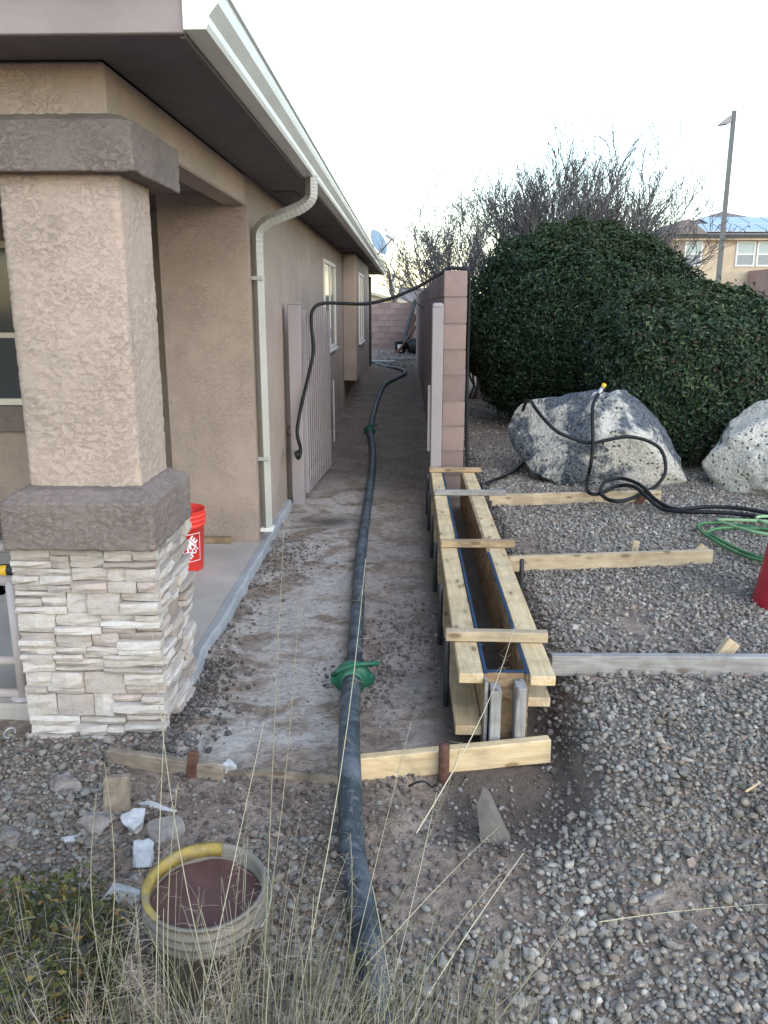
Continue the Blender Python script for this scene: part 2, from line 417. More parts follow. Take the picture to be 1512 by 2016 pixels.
me = np_mesh('ground', np.stack([XX.ravel(), YY.ravel(), ZZ.ravel()], 1),
             np.stack([idx[:-1, :-1].ravel(), idx[:-1, 1:].ravel(), idx[1:, 1:].ravel(), idx[1:, :-1].ravel()], 1))
def fattr(name, A):
    a = me.attributes.new(name, 'FLOAT', 'POINT'); a.data.foreach_set('value', A.ravel().astype(np.float32))
alley = ss(2.55, 2.75, YY) * ss(-1.0, -.9, XX) * (1 - ss(.15, .25, XX))
cem = alley * (1 - ss(-.45, .05, XX)) * (1 - ss(6.6, 8.5, YY)) + .45 * alley * np.exp(-((XX - .02) / .14) ** 2) * (1 - ss(5, 7, YY))
p1 = G(650, 1028); p2 = G(760, 1590)
damp_dark = np.exp(-(((XX - p1.x) / .22) ** 2 + ((YY - p1.y) / .22) ** 2)) + .8 * ss(.05, .2, XX) * (1 - ss(.58, .66, XX)) * ss(2.1, 2.4, YY) * (1 - ss(6, 7, YY)) + .2 * alley * ss(6.6, 7.8, YY)  # damp spot; also darker soil around the form and beyond the gate
fattr('cem', np.clip(cem, 0, 1)); fattr('damp_dark', np.clip(damp_dark, 0, 1)); fattr('far', ss(24, 40, YY) + ss(7, 12, XX))
ground = tag(mesh_obj('ground', me, M['ground']), kind='structure')

# ------------------------------------------------------------------ pebbles (uncountable)
def ico_template(k):
    bm = bmesh.new()
    if k == 0: bmesh.ops.create_icosphere(bm, subdivisions=1, radius=1)
    else: bmesh.ops.create_uvsphere(bm, u_segments=7, v_segments=5, radius=1)
    bmesh.ops.triangulate(bm, faces=bm.faces); bm.verts.ensure_lookup_table()
    V = np.array([v.co[:] for v in bm.verts]); Fa = np.array([[v.index for v in f.verts] for f in bm.faces]); bm.free(); return V, Fa
TEMPL = [ico_template(0), ico_template(1)]
def scatter(name, P, size, col, k, flat=.62, lump=.22):
    """P (n,3) centres, size (n,) long half axis, col (n,3)"""
    V0, F0 = TEMPL[k]; n = len(P); nv = len(V0)
    var = rng.normal(1, lump * .6, (16, nv, 1)).clip(.65, 1.35); vi = rng.integers(0, 16, n)
    sc = np.stack([size, size * rng.uniform(.62, .98, n), size * rng.uniform(flat - .17, flat + .2, n)], 1)
    L = V0[None] * var[vi] * sc[:, None, :]
    a = rng.uniform(0, 2 * np.pi, n); b = rng.normal(0, .38, n); c = rng.normal(0, .38, n)
    def rot(L, i, j, t):
        u = L[:, :, i] * np.cos(t)[:, None] - L[:, :, j] * np.sin(t)[:, None]; v = L[:, :, i] * np.sin(t)[:, None] + L[:, :, j] * np.cos(t)[:, None]
        L[:, :, i] = u; L[:, :, j] = v
    rot(L, 1, 2, b); rot(L, 0, 2, c); rot(L, 0, 1, a)
    V = (L + P[:, None, :]).reshape(-1, 3); Fc = (F0[None] + (np.arange(n) * nv)[:, None, None]).reshape(-1, 3)
    return V, Fc, np.repeat(col, nv, 0)
def jitter(x0, x1, y0, y1, st):
    X, Y = np.meshgrid(np.arange(x0, x1, st), np.arange(y0, y1, st)); X = X.ravel(); Y = Y.ravel()
    return X + rng.uniform(-.5, .5, len(X)) * st, Y + rng.uniform(-.5, .5, len(Y)) * st
PAL = np.array([(.165, .155, .14), (.12, .114, .105), (.22, .21, .19), (.085, .08, .075), (.215, .18, .145), (.17, .125, .105), (.145, .15, .145), (.19, .197, .19), (.29, .275, .25), (.14, .125, .095), (.40, .385, .36)])
PW = np.array([.2, .17, .16, .11, .09, .07, .06, .05, .055, .055, .01])
def pcol(n, dark=1.0):
    i = rng.choice(len(PAL), n, p=PW / PW.sum()); return (PAL[i] * .58 + PAL.mean(0) * .88 * .42) * rng.uniform(.75, 1.25, (n, 1)) * dark
def gravel_density(x, y):
    edge = (fbm(x * 3, y * 3, 0, 21, 3) - .5) * .35
    lim = .52 - .22 * (1 - ss(2.05, 2.5, y)); right = ss(lim, lim + .14, x + edge * .5) * ss(1.0, 1.2, y)
    front = (1 - ss(1.95, 2.22, y + edge + .12 * np.sin(x * 5))) * (1 - .0 * x)
    left = (1 - ss(-1.02, -.84, x + edge * .5 + (y - 2.3) * .12)) * (1 - ss(2.84, 2.9, y))
    d = np.maximum(np.maximum(right, front), left)
    for (px, py, rx, ry, k) in ((1240, 1250, .17, .28, .95), (1335, 1725, .10, .12, .9), (880, 1690, .16, .16, .75), (1000, 1590, .2, .1, .6), (1050, 1100, .16, .3, .9), (930, 1900, .14, .1, .5), (1280, 1835, .1, .05, .5)):
        c = G(px, py, .05); d = d * (1 - k * np.exp(-(((x - c.x) / rx) ** 2 + ((y - c.y) / ry) ** 2)))
    return d
def keep_out(x, y):
    k = (x < -.93) & (y > 2.82) & (x > -4)
    k |= (x > .17) & (x < .57) & (y > 2.6) & (y < 30)
    k |= (y > 2.62) & (x < .5) & (x > -.9)
    return k
Vs, Fs, Cs, Sm, off = [], [], [], [], 0
def smooth_some(n, nf, p): return np.repeat(rng.uniform(0, 1, n) < p, nf)
for (x0, x1, y0, y1, st, k, lay) in ((-2.1, 2.4, 1.0, 2.9, .018, 0, 0), (-2.1, 2.4, 1.0, 2.9, .0255, 0, 1), (.5, 3.9, 2.9, 8.8, .0225, 0, 0), (.5, 3.9, 2.9, 8.8, .034, 0, 1), (.5, 2.6, 8.8, 13, .05, 0, 0)):
    x, y = jitter(x0, x1, y0, y1, st); d = gravel_density(x, y)
    ok = (rng.uniform(0, 1, len(x)) < d * (1.0 if lay == 0 else .8)) & ~keep_out(x, y) & (x < .5 * y + 1.1); x, y = x[ok], y[ok]
    s = np.exp(rng.normal(math.log(.0096), .34, len(x))).clip(.004, .021)
    z = gz(x, y) + s * (.25 if lay == 0 else .75)
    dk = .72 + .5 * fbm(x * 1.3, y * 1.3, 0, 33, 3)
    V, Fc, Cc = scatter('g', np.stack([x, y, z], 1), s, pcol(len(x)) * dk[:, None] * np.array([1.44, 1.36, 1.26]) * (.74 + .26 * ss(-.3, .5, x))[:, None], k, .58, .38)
    Vs.append(V); Fs.append(Fc + off); Cs.append(Cc); Sm.append(smooth_some(len(x), len(TEMPL[k][1]), .5)); off += len(V)
x, y = jitter(-1.5, 1.3, 1.2, 2.75, .032); ok = (rng.uniform(0, 1, len(x)) < .35 + .5 * gravel_density(x, y)) & ~keep_out(x, y); x, y = x[ok], y[ok]
s = np.exp(rng.normal(math.log(.0045), .35, len(x))).clip(.002, .009)
V, Fc, Cc = scatter('g', np.stack([x, y, gz(x, y) + s * .3 + rng.uniform(0, .006, len(x))], 1), s, pcol(len(x)) * np.array([1.15, 1.02, .9]), 0, .7, .4)
Vs.append(V); Fs.append(Fc + off); Cs.append(Cc); Sm.append(smooth_some(len(x), 20, .3))
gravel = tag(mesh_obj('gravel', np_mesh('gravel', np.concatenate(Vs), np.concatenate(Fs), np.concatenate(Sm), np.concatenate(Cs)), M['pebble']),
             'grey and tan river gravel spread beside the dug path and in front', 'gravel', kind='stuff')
# crumbs of soil and small stones over the dug path
Ps, Sz, Cl = [], [], []
def crumbs(n, fx, fy, smin, smax, cols, up=.3):
    x, y = fx(n), fy(n); ok = ~((x < -.93) & (y > 2.9)) & ~((x > .15) & (y > 6.6)); x, y = x[ok], y[ok]
    s = np.exp(rng.uniform(math.log(smin), math.log(smax), len(x)))
    Ps.append(np.stack([x, y, gz(x, y) + s * up], 1)); Sz.append(s); Cl.append(np.array(cols)[rng.integers(0, len(cols), len(x))] * rng.uniform(.7, 1.2, (len(x), 1)))
BR = [(.15, .12, .10), (.12, .095, .08), (.2, .165, .14), (.10, .08, .07), (.24, .215, .19)]
U = lambda a, b: (lambda n: rng.uniform(a, b, n)); Nn = lambda m, s: (lambda n: rng.normal(m, s, n))
crumbs(2200, U(-.95, .65), U(2.3, 7.0), .0015, .005, BR)
crumbs(900, Nn(-.86, .07), U(2.6, 3.5), .004, .016, [(.11, .1, .09), (.08, .07, .065), (.17, .15, .13)], .6)
crumbs(500, Nn(-.86, .06), U(3.5, 5.6), .003, .011, BR, .5)
crumbs(500, Nn(-.75, .13), Nn(5.15, .28), .003, .012, BR, .5)
crumbs(420, Nn(-.02, .11), Nn(3.75, .35), .004, .012, BR, .5)
crumbs(260, Nn(-.2, .08), Nn(3.35, .12), .004, .012, BR, .5)
crumbs(900, Nn(.58, .05), U(2.5, 6.4), .005, .016, BR, .5)
crumbs(1500, U(-.9, .6), U(2.05, 2.6), .003, .013, BR, .4)
crumbs(90, U(-.9, .3), U(2.6, 6), .002, .006, [(.4, .37, .33), (.5, .48, .45)], .5)
crumbs(700, U(-1.1, .3), U(22, 28), .01, .04, [(.35, .31, .27), (.2, .17, .15)], .4)
V, Fc, Cc = scatter('c', np.concatenate(Ps), np.concatenate(Sz), np.concatenate(Cl), 0, .7, .3)
tag(mesh_obj('soil_crumbs', np_mesh('soil_crumbs', V, Fc, False, Cc), M['pebble']), 'loose brown soil crumbs scattered over the dug dirt path', 'soil', kind='stuff')

# ------------------------------------------------------------------ porch slab and footing
WX = -.98                                    # outer face of the house wall
SLZ = .065
sl = MB().box(-5, -.955, 2.95, 5.30, -.2, SLZ); 
slab = tag(sl.obj('porch_slab', M['slab'], None, .012), kind='structure')
# rough poured edge of the slab and the footing that runs on under the wall
def rough_strip(name, x0, x1, y0, y1, z0, z1, mat, n=90, amp=.012, seed=3, top=.01):
    V = []; Fc = []
    for i in range(n + 1):
        y = y0 + (y1 - y0) * i / n
        dx = (float(fbm(y * 6, 0, 0, seed, 4)) - .5) * amp * 2; dz = (float(fbm(y * 9, 3, 0, seed, 3)) - .5) * top * 2
        V += [(x0, y, z0), (x0, y, z1), (x1 - .012 + dx, y, z1 + dz * .3), (x1 + dx, y, z1 - .012 + dz), (x1 + dx + .025, y, z0 + dz)]
    for i in range(n):
        for k in range(4): Fc.append((i * 5 + k, i * 5 + k + 1, i * 5 + k + 6, i * 5 + k + 5))
    Fc += [(0, 1, 2, 3, 4), (n * 5 + 4, n * 5 + 3, n * 5 + 2, n * 5 + 1, n * 5)]
    m = MB(); m.add(V, Fc, False); return m.obj(name, mat)
tag(rough_strip('slab_edge', -.96, -.915, 3.0, 5.32, -.1, SLZ + .003, M['slab_edge']), kind='structure')
tag(rough_strip('wall_footing', -1.0, -.935, 5.33, 6.6, -.1, .05, M['slab_edge'], 50, .01, 8), kind='structure')

# ------------------------------------------------------------------ the house
house = thing('house', (WX, 5.3, 0), 'pink stucco house with stone porch pillar and long white gutter along the alley', 'house')
m = MB(); m.box(-1.53, WX, 5.30, 13.0, -.1, 2.36); m.box(-9.0, WX, 13.0, 22.3, -.1, 2.36); m.box(-9, -1.53, 6.25, 13.0, -.1, 2.36)
wall = m.obj('wall', M['stucco_wall'], house)
m = MB(); m.box(WX, WX + .20, 13.0, 17.2, .45, 2.355); m.obj('bay', M['stucco_wall'], house, .01)
m = MB(); m.box(WX - .14, WX, 3.05, 5.298, 2.185, 2.36); m.box(-9, WX, 2.90, 3.05, 2.16, 2.36); m.obj('porch_beam', M['stucco'], house, .008)
m = MB(); m.box(-9, WX - .14, 3.05, 6.25, 2.25, 2.30); m.obj('porch_ceiling', M['soffit'], house)
m = MB(); m.box(WX, -.662, 2.63, 22.6, 2.362, 2.375); m.box(-9, WX, 2.63, 2.90, 2.362, 2.375); m.obj('soffit', M['soffit'], house)
for y in (6.05, 8.6, 12.0, 16.0, 20.0):
    v = MB(); v.box(-.93, -.78, y, y + .34, 2.352, 2.361); vent = v.obj('soffit_vent', M['soffit'], house, .002)
    for i in range(4):
        s = MB(); s.box(-.918 + i * .034, -.900 + i * .034, y + .02, y + .32, 2.347, 2.3515); s.obj('louver', M['soffit'], vent)
m = MB(); m.box(-9, -.640, 2.605, 2.628, 2.352, 2.475); fa = m.obj('fascia', M['fascia'], house, .003)
m = MB(); m.box(-9, -.637, 2.592, 2.604, 2.462, 2.492); m.obj('drip_trim', M['fascia'], house, .002)
m = MB(); m.box(-.661, -.642, 2.629, 22.6, 2.345, 2.49); m.obj('fascia', M['soffit'], house, .003)
# K-style gutter: an open trough with a stepped front, its end closed by a cap
prof = [(-.640, 2.475), (-.640, 2.358), (-.575, 2.358), (-.568, 2.372), (-.566, 2.392), (-.552, 2.408), (-.538, 2.424), (-.532, 2.445), (-.531, 2.462), (-.522, 2.466), (-.522, 2.476), (-.534, 2.476)]
inner = [(-.537, 2.472), (-.5375, 2.447), (-.543, 2.428), (-.557, 2.412), (-.571, 2.395), (-.573, 2.376), (-.578, 2.363), (-.636, 2.363), (-.636, 2.475)]
poly = prof + inner; n = len(poly); ys = [2.598] + list(np.linspace(5, 22.5, 8)); V = [(x, y, z) for y in ys for (x, z) in poly]
Fc = [(i * n + k, i * n + (k + 1) % n, (i + 1) * n + (k + 1) % n, (i + 1) * n + k) for i in range(len(ys) - 1) for k in range(n)]
g = MB(); g.add(V, Fc); gut = g.obj('gutter', M['gutter'], house)
cap = MB(); cap.prism([(x, z) for (x, z) in prof[:-1]] + [(-.522, 2.4765)], 'y', 2.594, 2.5975); cap.obj('end_cap', M['gutter'], gut)
cap = MB(); cap.prism([(x, z) for (x, z) in prof[:-1]] + [(-.522, 2.4765)], 'y', 22.501, 22.505); cap.obj('end_cap', M['gutter'], gut)
for y in (6.9, 11, 15, 19, 21.8):
    b = MB(); b.box(-.639, -.53, y, y + .025, 2.477, 2.481); b.obj('hanger_strap', M['gutter'], gut)
# roof
m = MB(); V = [(-.60, 2.58, 2.494), (-.60, 22.65, 2.494), (-11.4, 22.65, 2.494), (-11.4, 2.58, 2.494), (-6, 8, 4.25), (-6, 17.2, 4.25)]
V2 = [(x, y, z - .03) for (x, y, z) in V]
m.add(V + V2, [(0, 1, 5, 4), (3, 0, 4), (1, 2, 5), (2, 3, 4, 5), (6, 10, 11, 7), (9, 10, 6), (7, 11, 8), (8, 11, 10, 9), (0, 6, 7, 1), (1, 7, 8, 2), (2, 8, 9, 3), (3, 9, 6, 0)])
m.obj('roof', M['shingle'], house)
# downspout: rectangular tube with crimped elbows
o = AX(605, 352, -.59); 
path = crom([(-.592, 5.40, 2.37), (-.592, 5.40, 2.30), (-.60, 5.40, 2.235), (-.66, 5.40, 2.185), (-.76, 5.40, 2.145), (-.87, 5.40, 2.10), (-.93, 5.40, 2.045), (-.94, 5.40, 1.96), (-.94, 5.40, 1.8)], 7) + [Vector((-.94, 5.40, .42)), Vector((-.94, 5.40, .14))]
R = [1 + (.05 * (i % 2) if i < 54 else 0) for i in range(len(path))]
d = MB(); d.tube(path, R, sq=(.024, .033), up=(1, .7, 0)); ds = d.obj('downspout', M['downspout'], house)
d = MB(); d.box(-.979, -.895, 5.35, 5.45, .115, .14); d.obj('outlet_flange', M['gutter'], ds, .004)
for z in (.6, 1.75):
    d = MB(); d.box(-.979, -.905, 5.357, 5.443, z, z + .025); d.obj('wall_strap', M['downspout'], ds, .002)
# side windows
def side_window(x, y0, y1, z0, z1, mat):
    fw = .045; f = MB()
    f.box(x, x + .022, y0, y1, z1 - fw, z1); f.box(x, x + .022, y0, y1, z0, z0 + fw)
    f.box(x, x + .022, y0, y0 + fw, z0 + fw, z1 - fw); f.box(x, x + .022, y1 - fw, y1, z0 + fw, z1 - fw); f.box(x, x + .018, (y0 + y1) / 2 - .02, (y0 + y1) / 2 + .02, z0 + fw, z1 - fw)
    wn_ = f.obj('window', M['frame'], house, .003)
    for (a, b) in ((y0 + fw, (y0 + y1) / 2 - .02), ((y0 + y1) / 2 + .02, y1 - fw)):
        p = MB(); p.box(x + .001, x + .006, a, b, z0 + fw, z1 - fw); p.obj('pane', mat, wn_)
    s = MB(); s.box(x, x + .045, y0 - .02, y1 + .02, z0 - .03, z0 - .001); s.obj('sill', M['frame'], wn_, .003)
side_window(WX, 10.0, 11.5, 1.05, 2.12, M['glass_sky'])
side_window(WX + .20, 13.7, 15.0, 1.0, 2.1, M['glass_sky'])
# far end of the house: dark upright strip at the corner
d = MB(); d.box(WX, WX + .06, 21.9, 22.0, 0.05, 2.3); d.obj('end_strip', M['dark'], house, .004)
# front window behind the railing, on the recessed porch wall
def front_window():
    y = 6.25; x0, x1, z0, z1 = -4.1, -2.52, .86, 2.05; f = MB(); fw = .05
    f.box(x0, x1, y - .03, y, z1 - fw, z1); f.box(x0, x1, y - .03, y, z0, z0 + fw)
    for xx in (x0, x1 - fw): f.box(xx, xx + fw, y - .03, y, z0 + fw, z1 - fw)
    f.box(x0 + fw, x1 - fw, y - .028, y, 1.36, 1.40); f.box(-3.32, -3.28, y - .026, y, z0 + fw, 1.36)
    wn_ = f.obj('window', M['frame'], house, .003)
    for (a, b, c, d2) in ((x0 + fw, -3.32, z0 + fw, 1.36), (-3.28, x1 - fw, z0 + fw, 1.36), (x0 + fw, x1 - fw, 1.40, z1 - fw)):
        p = MB(); p.box(a, b, y - .012, y - .002, c, d2); p.obj('pane', M['glass'], wn_)
    s = MB(); s.box(x0 - .06, x1 + .06, y - .07, y, z0 - .20, z0 - .003); s.obj('sill', M['stucco_trim'], wn_, .01)
front_window()
# spigot
sp = AX(567, 852, WX)
f = MB(); f.lathe([(0, 0), (.03, 0), (.03, .006), (.012, .01), (.012, .05), (0, .05)], 12); fo = f.obj('faucet', M['brass'], house, M=Matrix.Translation(sp) @ Matrix.Scale(1.3, 4) @ Matrix.Rotation(math.pi / 2, 4, 'Y'))
f = MB(); f.tube([sp + Vector((.045, 0, -.01)), sp + Vector((.045, 0, .05))], .011, 8); f.tube([sp + Vector((.045, 0, .0)), sp + Vector((.075, -.005, -.03)), sp + Vector((.085, -.01, -.055))], .012, 8); f.obj('spout', M['brass'], fo)
f = MB(); f.tube([sp + Vector((.045 + .03 * math.cos(a), .03 * math.sin(a), .055 + .006 * math.sin(3 * a))) for a in np.linspace(0, 2 * math.pi, 13)], .005, 6); f.tube([sp + Vector((.015, 0, .055)), sp + Vector((.075, 0, .055))], .004, 6); f.obj('handle', M['brass'], fo)

# porch pillar
shaft = MB()
def rrect(x0, x1, y0, y1, r, k=4):
    P = []
    for (cx, cy, a) in ((x1 - r, y0 + r, -math.pi / 2), (x1 - r, y1 - r, 0), (x0 + r, y1 - r, math.pi / 2), (x0 + r, y0 + r, math.pi)):
        for i in range(k + 1): t = a + math.pi / 2 * i / k; P.append((cx + r * math.cos(t), cy + r * math.sin(t)))
    return P
def ring_solid(levels):
    n = len(levels[0][0]); V = []; 
    for (P, z) in levels: V += [(x, y, z) for (x, y) in P]
    Fc = [(i * n + k, i * n + (k + 1) % n, (i + 1) * n + (k + 1) % n, (i + 1) * n + k) for i in range(len(levels) - 1) for k in range(n)]
    Fc += [tuple(reversed(range(n))), tuple(range((len(levels) - 1) * n, len(levels) * n))]
    m = MB(); m.add(V, Fc, False); return m
def trowelled(levels, step, amp, seed, name, mat, parent):
    """a stucco solid: rounded-rectangle outlines (x0, x1, y0, y1, r, z) joined by a fine skin with trowel relief"""
    def per(x0, x1, y0, y1, r, n):
        P = np.array(rrect(x0, x1, y0, y1, r, 6) + [rrect(x0, x1, y0, y1, r, 6)[0]]); d = np.r_[0, np.cumsum(np.linalg.norm(np.diff(P, axis=0), axis=1))]
        t = np.linspace(0, d[-1], n, endpoint=False); return np.stack([np.interp(t, d, P[:, 0]), np.interp(t, d, P[:, 1])], 1)
    a = levels[0]; n = int((2 * (a[1] - a[0]) + 2 * (a[3] - a[2])) / step); rows = []
    for A, B in zip(levels[:-1], levels[1:]):
        k = max(2, int(math.hypot(B[5] - A[5], B[1] - A[1]) / step)); 
        for q in range(k + (B is levels[-1])):
            f = q / k; L = [A[m] + (B[m] - A[m]) * f for m in range(6)]; rows.append(np.c_[per(*L[:5], n), np.full(n, L[5])])
    G3 = np.array(rows); m_ = len(rows); cx, cy = (a[0] + a[1]) / 2, (a[2] + a[3]) / 2
    du = np.roll(G3, -1, 1) - np.roll(G3, 1, 1); dv = np.gradient(G3, axis=0); N = np.cross(du, dv); N /= np.linalg.norm(N, axis=2, keepdims=True) + 1e-9
    X, Y_, Z = G3[..., 0], G3[..., 1], G3[..., 2]
    wx = X + .02 * (fbm(X * 9, Y_ * 9, Z * 9, seed + 7, 2) - .5); nz = fbm(wx * 40, Y_ * 40, Z * 50, seed, 4); msk = ss(.36, .6, fbm(X * 5, Y_ * 5, Z * 5, seed + 3, 2))
    h = ss(.44, .515, nz) * (.3 + .7 * msk) * amp + (fbm(X * 70, Y_ * 70, Z * 70, seed + 5, 3) - .5) * amp * .9
    V = (G3 + N * h[..., None]).reshape(-1, 3); id_ = np.arange(m_ * n).reshape(m_, n); r_ = np.roll(id_, -1, 1)
    Fq = np.stack([id_[:-1].ravel(), r_[:-1].ravel(), r_[1:].ravel(), id_[1:].ravel()], 1)
    me = np_mesh(name, V, Fq, True); return mesh_obj(name, me, mat, parent)
pil = trowelled([(-1.365, -.958, 2.895, 3.25, .022, .93), (-1.365, -.958, 2.895, 3.25, .022, 2.06)], .0055, .0026, 2, 'pillar', M['stucco'], house)
trowelled([(-1.36, -.95, 2.84, 3.25, .01, .757), (-1.425, -.885, 2.775, 3.30, .012, .7575), (-1.425, -.885, 2.775, 3.30, .012, .925), (-1.375, -.945, 2.84, 3.26, .012, .962), (-1.35, -.97, 2.91, 3.24, .012, .964)], .006, .0034, 12, 'cap', M['stucco_trim'], pil)
trowelled([(-1.35, -.97, 2.91, 3.24, .01, 2.019), (-1.43, -.885, 2.835, 3.40, .01, 2.02), (-1.43, -.885, 2.835, 3.40, .01, 2.172), (-1.40, -.955, 2.89, 3.35, .01, 2.20), (-1.36, -.99, 2.95, 3.2, .01, 2.201)], .006, .0034, 22, 'capital_band', M['stucco_trim'], pil)
core = MB(); core.box(-1.395, -.925, 2.84, 3.27, -.1, .754); core.obj('core', M['mortar'], pil)
# ledge stones, each a piece of its own
def ledge_stone(u0, u1, z0, z1, depth, face, r2):
    """u along the face, depth outward"""
    nu = max(2, min(5, int((u1 - u0) / .05))); nw = 2 if z1 - z0 < .045 else 3; g = .0012
    U_ = np.linspace(u0 + g, u1 - g, nu + 1); Z_ = np.linspace(z0 + g, z1 - g, nw + 1); V = []; Fc = []
    till = r2.uniform(-.006, .010); ti2 = r2.uniform(-.008, .008)
    for j, zz in enumerate(Z_):
        for i, uu in enumerate(U_):
            e = (i in (0, nu)) + (j in (0, nw))
            dd = depth + till * (j / nw - .5) + ti2 * (i / nu - .5) + r2.uniform(-.005, .005) - (.005 if e else 0) - (.004 if e > 1 else 0)
            V.append((uu + r2.uniform(-.0015, .0015), dd, zz + (r2.uniform(-.0025, .0025))))
    nn = nu + 1
    for j in range(nw):
        for i in range(nu): Fc.append((j * nn + i, j * nn + i + 1, (j + 1) * nn + i + 1, (j + 1) * nn + i))
    ring = [i for i in range(nn)] + [j * nn + nu for j in range(1, nw + 1)] + [nw * nn + i for i in range(nu - 1, -1, -1)] + [j * nn for j in range(nw - 1, 0, -1)]
    b = len(V); V += [(V[k][0], -.02, V[k][2]) for k in ring]; L = len(ring)
    Fc += [(ring[k], b + k, b + (k + 1) % L, ring[(k + 1) % L]) for k in range(L)]
    T = {'front': lambda u, d, z: (u, 2.84 - d, z), 'right': lambda u, d, z: (-.925 + d, u, z), 'left': lambda u, d, z: (-1.395 - d, u, z)}[face]
    q = MB(); q.add([T(*v) for v in V], Fc); q.obj('stone', M['stone'], pil)
r2 = random.Random(42)
def face_stones(face, a, b, zlo, zhi):
    z = zhi; row = 0
    while z > zlo + .004:
        band = min(r2.choice((.075, .09, .10, .085)), z - zlo); z0 = z - band
        u = a; split_all = r2.random()
        while u < b - .02:
            L = r2.uniform(.11, .24)
            if b - (u + L) < .08: L = b - u
            k = r2.random()
            if k < .14: cuts = [0, 1]
            elif k < .58: f = r2.choice((.35, .45, .55, .65)); cuts = [0, f, 1]
            else: cuts = [0, .3, .68, 1]
            for c0, c1 in zip(cuts[:-1], cuts[1:]):
                za, zb = z0 + band * c0, z0 + band * c1
                if L > .17 and r2.random() < .45:
                    mid = u + L * r2.uniform(.3, .7); ledge_stone(u, mid, za, zb, r2.uniform(.016, .040), face, r2); ledge_stone(mid, u + L, za, zb, r2.uniform(.016, .040), face, r2)
                else: ledge_stone(u, u + L, za, zb, r2.uniform(.006, .046), face, r2)
            u += L
        z = z0; row += 1
face_stones('front', -1.425, -.897, -.03, .753)
face_stones('right', 2.842, 3.30, -.03, .753)
face_stones('left', 2.842, 3.30, -.03, .753)

# ------------------------------------------------------------------ porch railing, tools on the porch
rail = thing('railing', (-1.6, 3.05, SLZ), 'painted pipe railing with round posts left of the stone pillar', 'railing')
ry = 3.02
for k, (px0, py) in enumerate(((12, 1078), (12, 1143), (12, 1300), (12, 1364))):
    z = AY(15, py, ry).z; q = MB(); q.tube([(-3.6, ry, z), (-1.40, ry, z)], .021 if k < 2 else .019, 10); q.obj('rail', M['rail'], rail)
zt = AY(15, 1143, ry).z
for x in (-1.535, -2.5, -3.4):
    q = MB(); q.tube([(x, ry, SLZ), (x, ry, zt)], .022, 12); po = q.obj('post', M['rail'], rail)
    q = MB(); q.lathe([(0, 0), (.05, 0), (.05, .006), (0, .006)], 12, (x, ry, SLZ)); q.obj('base_plate', M['rail'], po)
# cordless drill standing on the porch wall side, seen between the rails
dy = 4.3; dp = AY(14, 1165, dy)
drill = thing('cordless_drill', (dp.x, dy, SLZ), 'black and yellow cordless drill on the porch behind the railing', 'power tool')
tb = MB(); tb.box(dp.x - .2, dp.x + .03, dy - .1, dy + .14, SLZ, AY(14, 1122, dy).z - .19); tb.box(dp.x - .19, dp.x + .02, dy - .09, dy + .13, AY(14, 1122, dy).z - .19, AY(14, 1122, dy).z - .1755)
tbo = tag(tb.obj('tool_crate', M['dark'], None, .01), 'dark plastic tool crate on the porch under the drill', 'crate')
z0 = AY(14, 1122, dy).z - .175
q = MB(); q.box(dp.x - .05, dp.x + .05, dy - .035, dy + .035, z0, z0 + .055); q.obj('battery', M['dark'], drill, .006)
q = MB(); q.tube([(dp.x, dy, z0 + .055), (dp.x + .01, dy, z0 + .15)], .02, 10); q.obj('grip', M['dark'], drill)
q = MB(); q.tube([(dp.x - .06, dy, z0 + .175), (dp.x + .06, dy, z0 + .175)], .032, 14); q.obj('body', M['dark'], drill)
q = MB(); q.tube([(dp.x - .03, dy - .012, z0 + .172), (dp.x + .02, dy - .012, z0 + .172)], .0335, 14); q.obj('housing_band', M['yellow'], drill)
q = MB(); q.tube([(dp.x + .06, dy, z0 + .175), (dp.x + .10, dy, z0 + .175), (dp.x + .125, dy, z0 + .175)], [.024, .022, .01], 12); q.obj('chuck', M['dark'], drill)
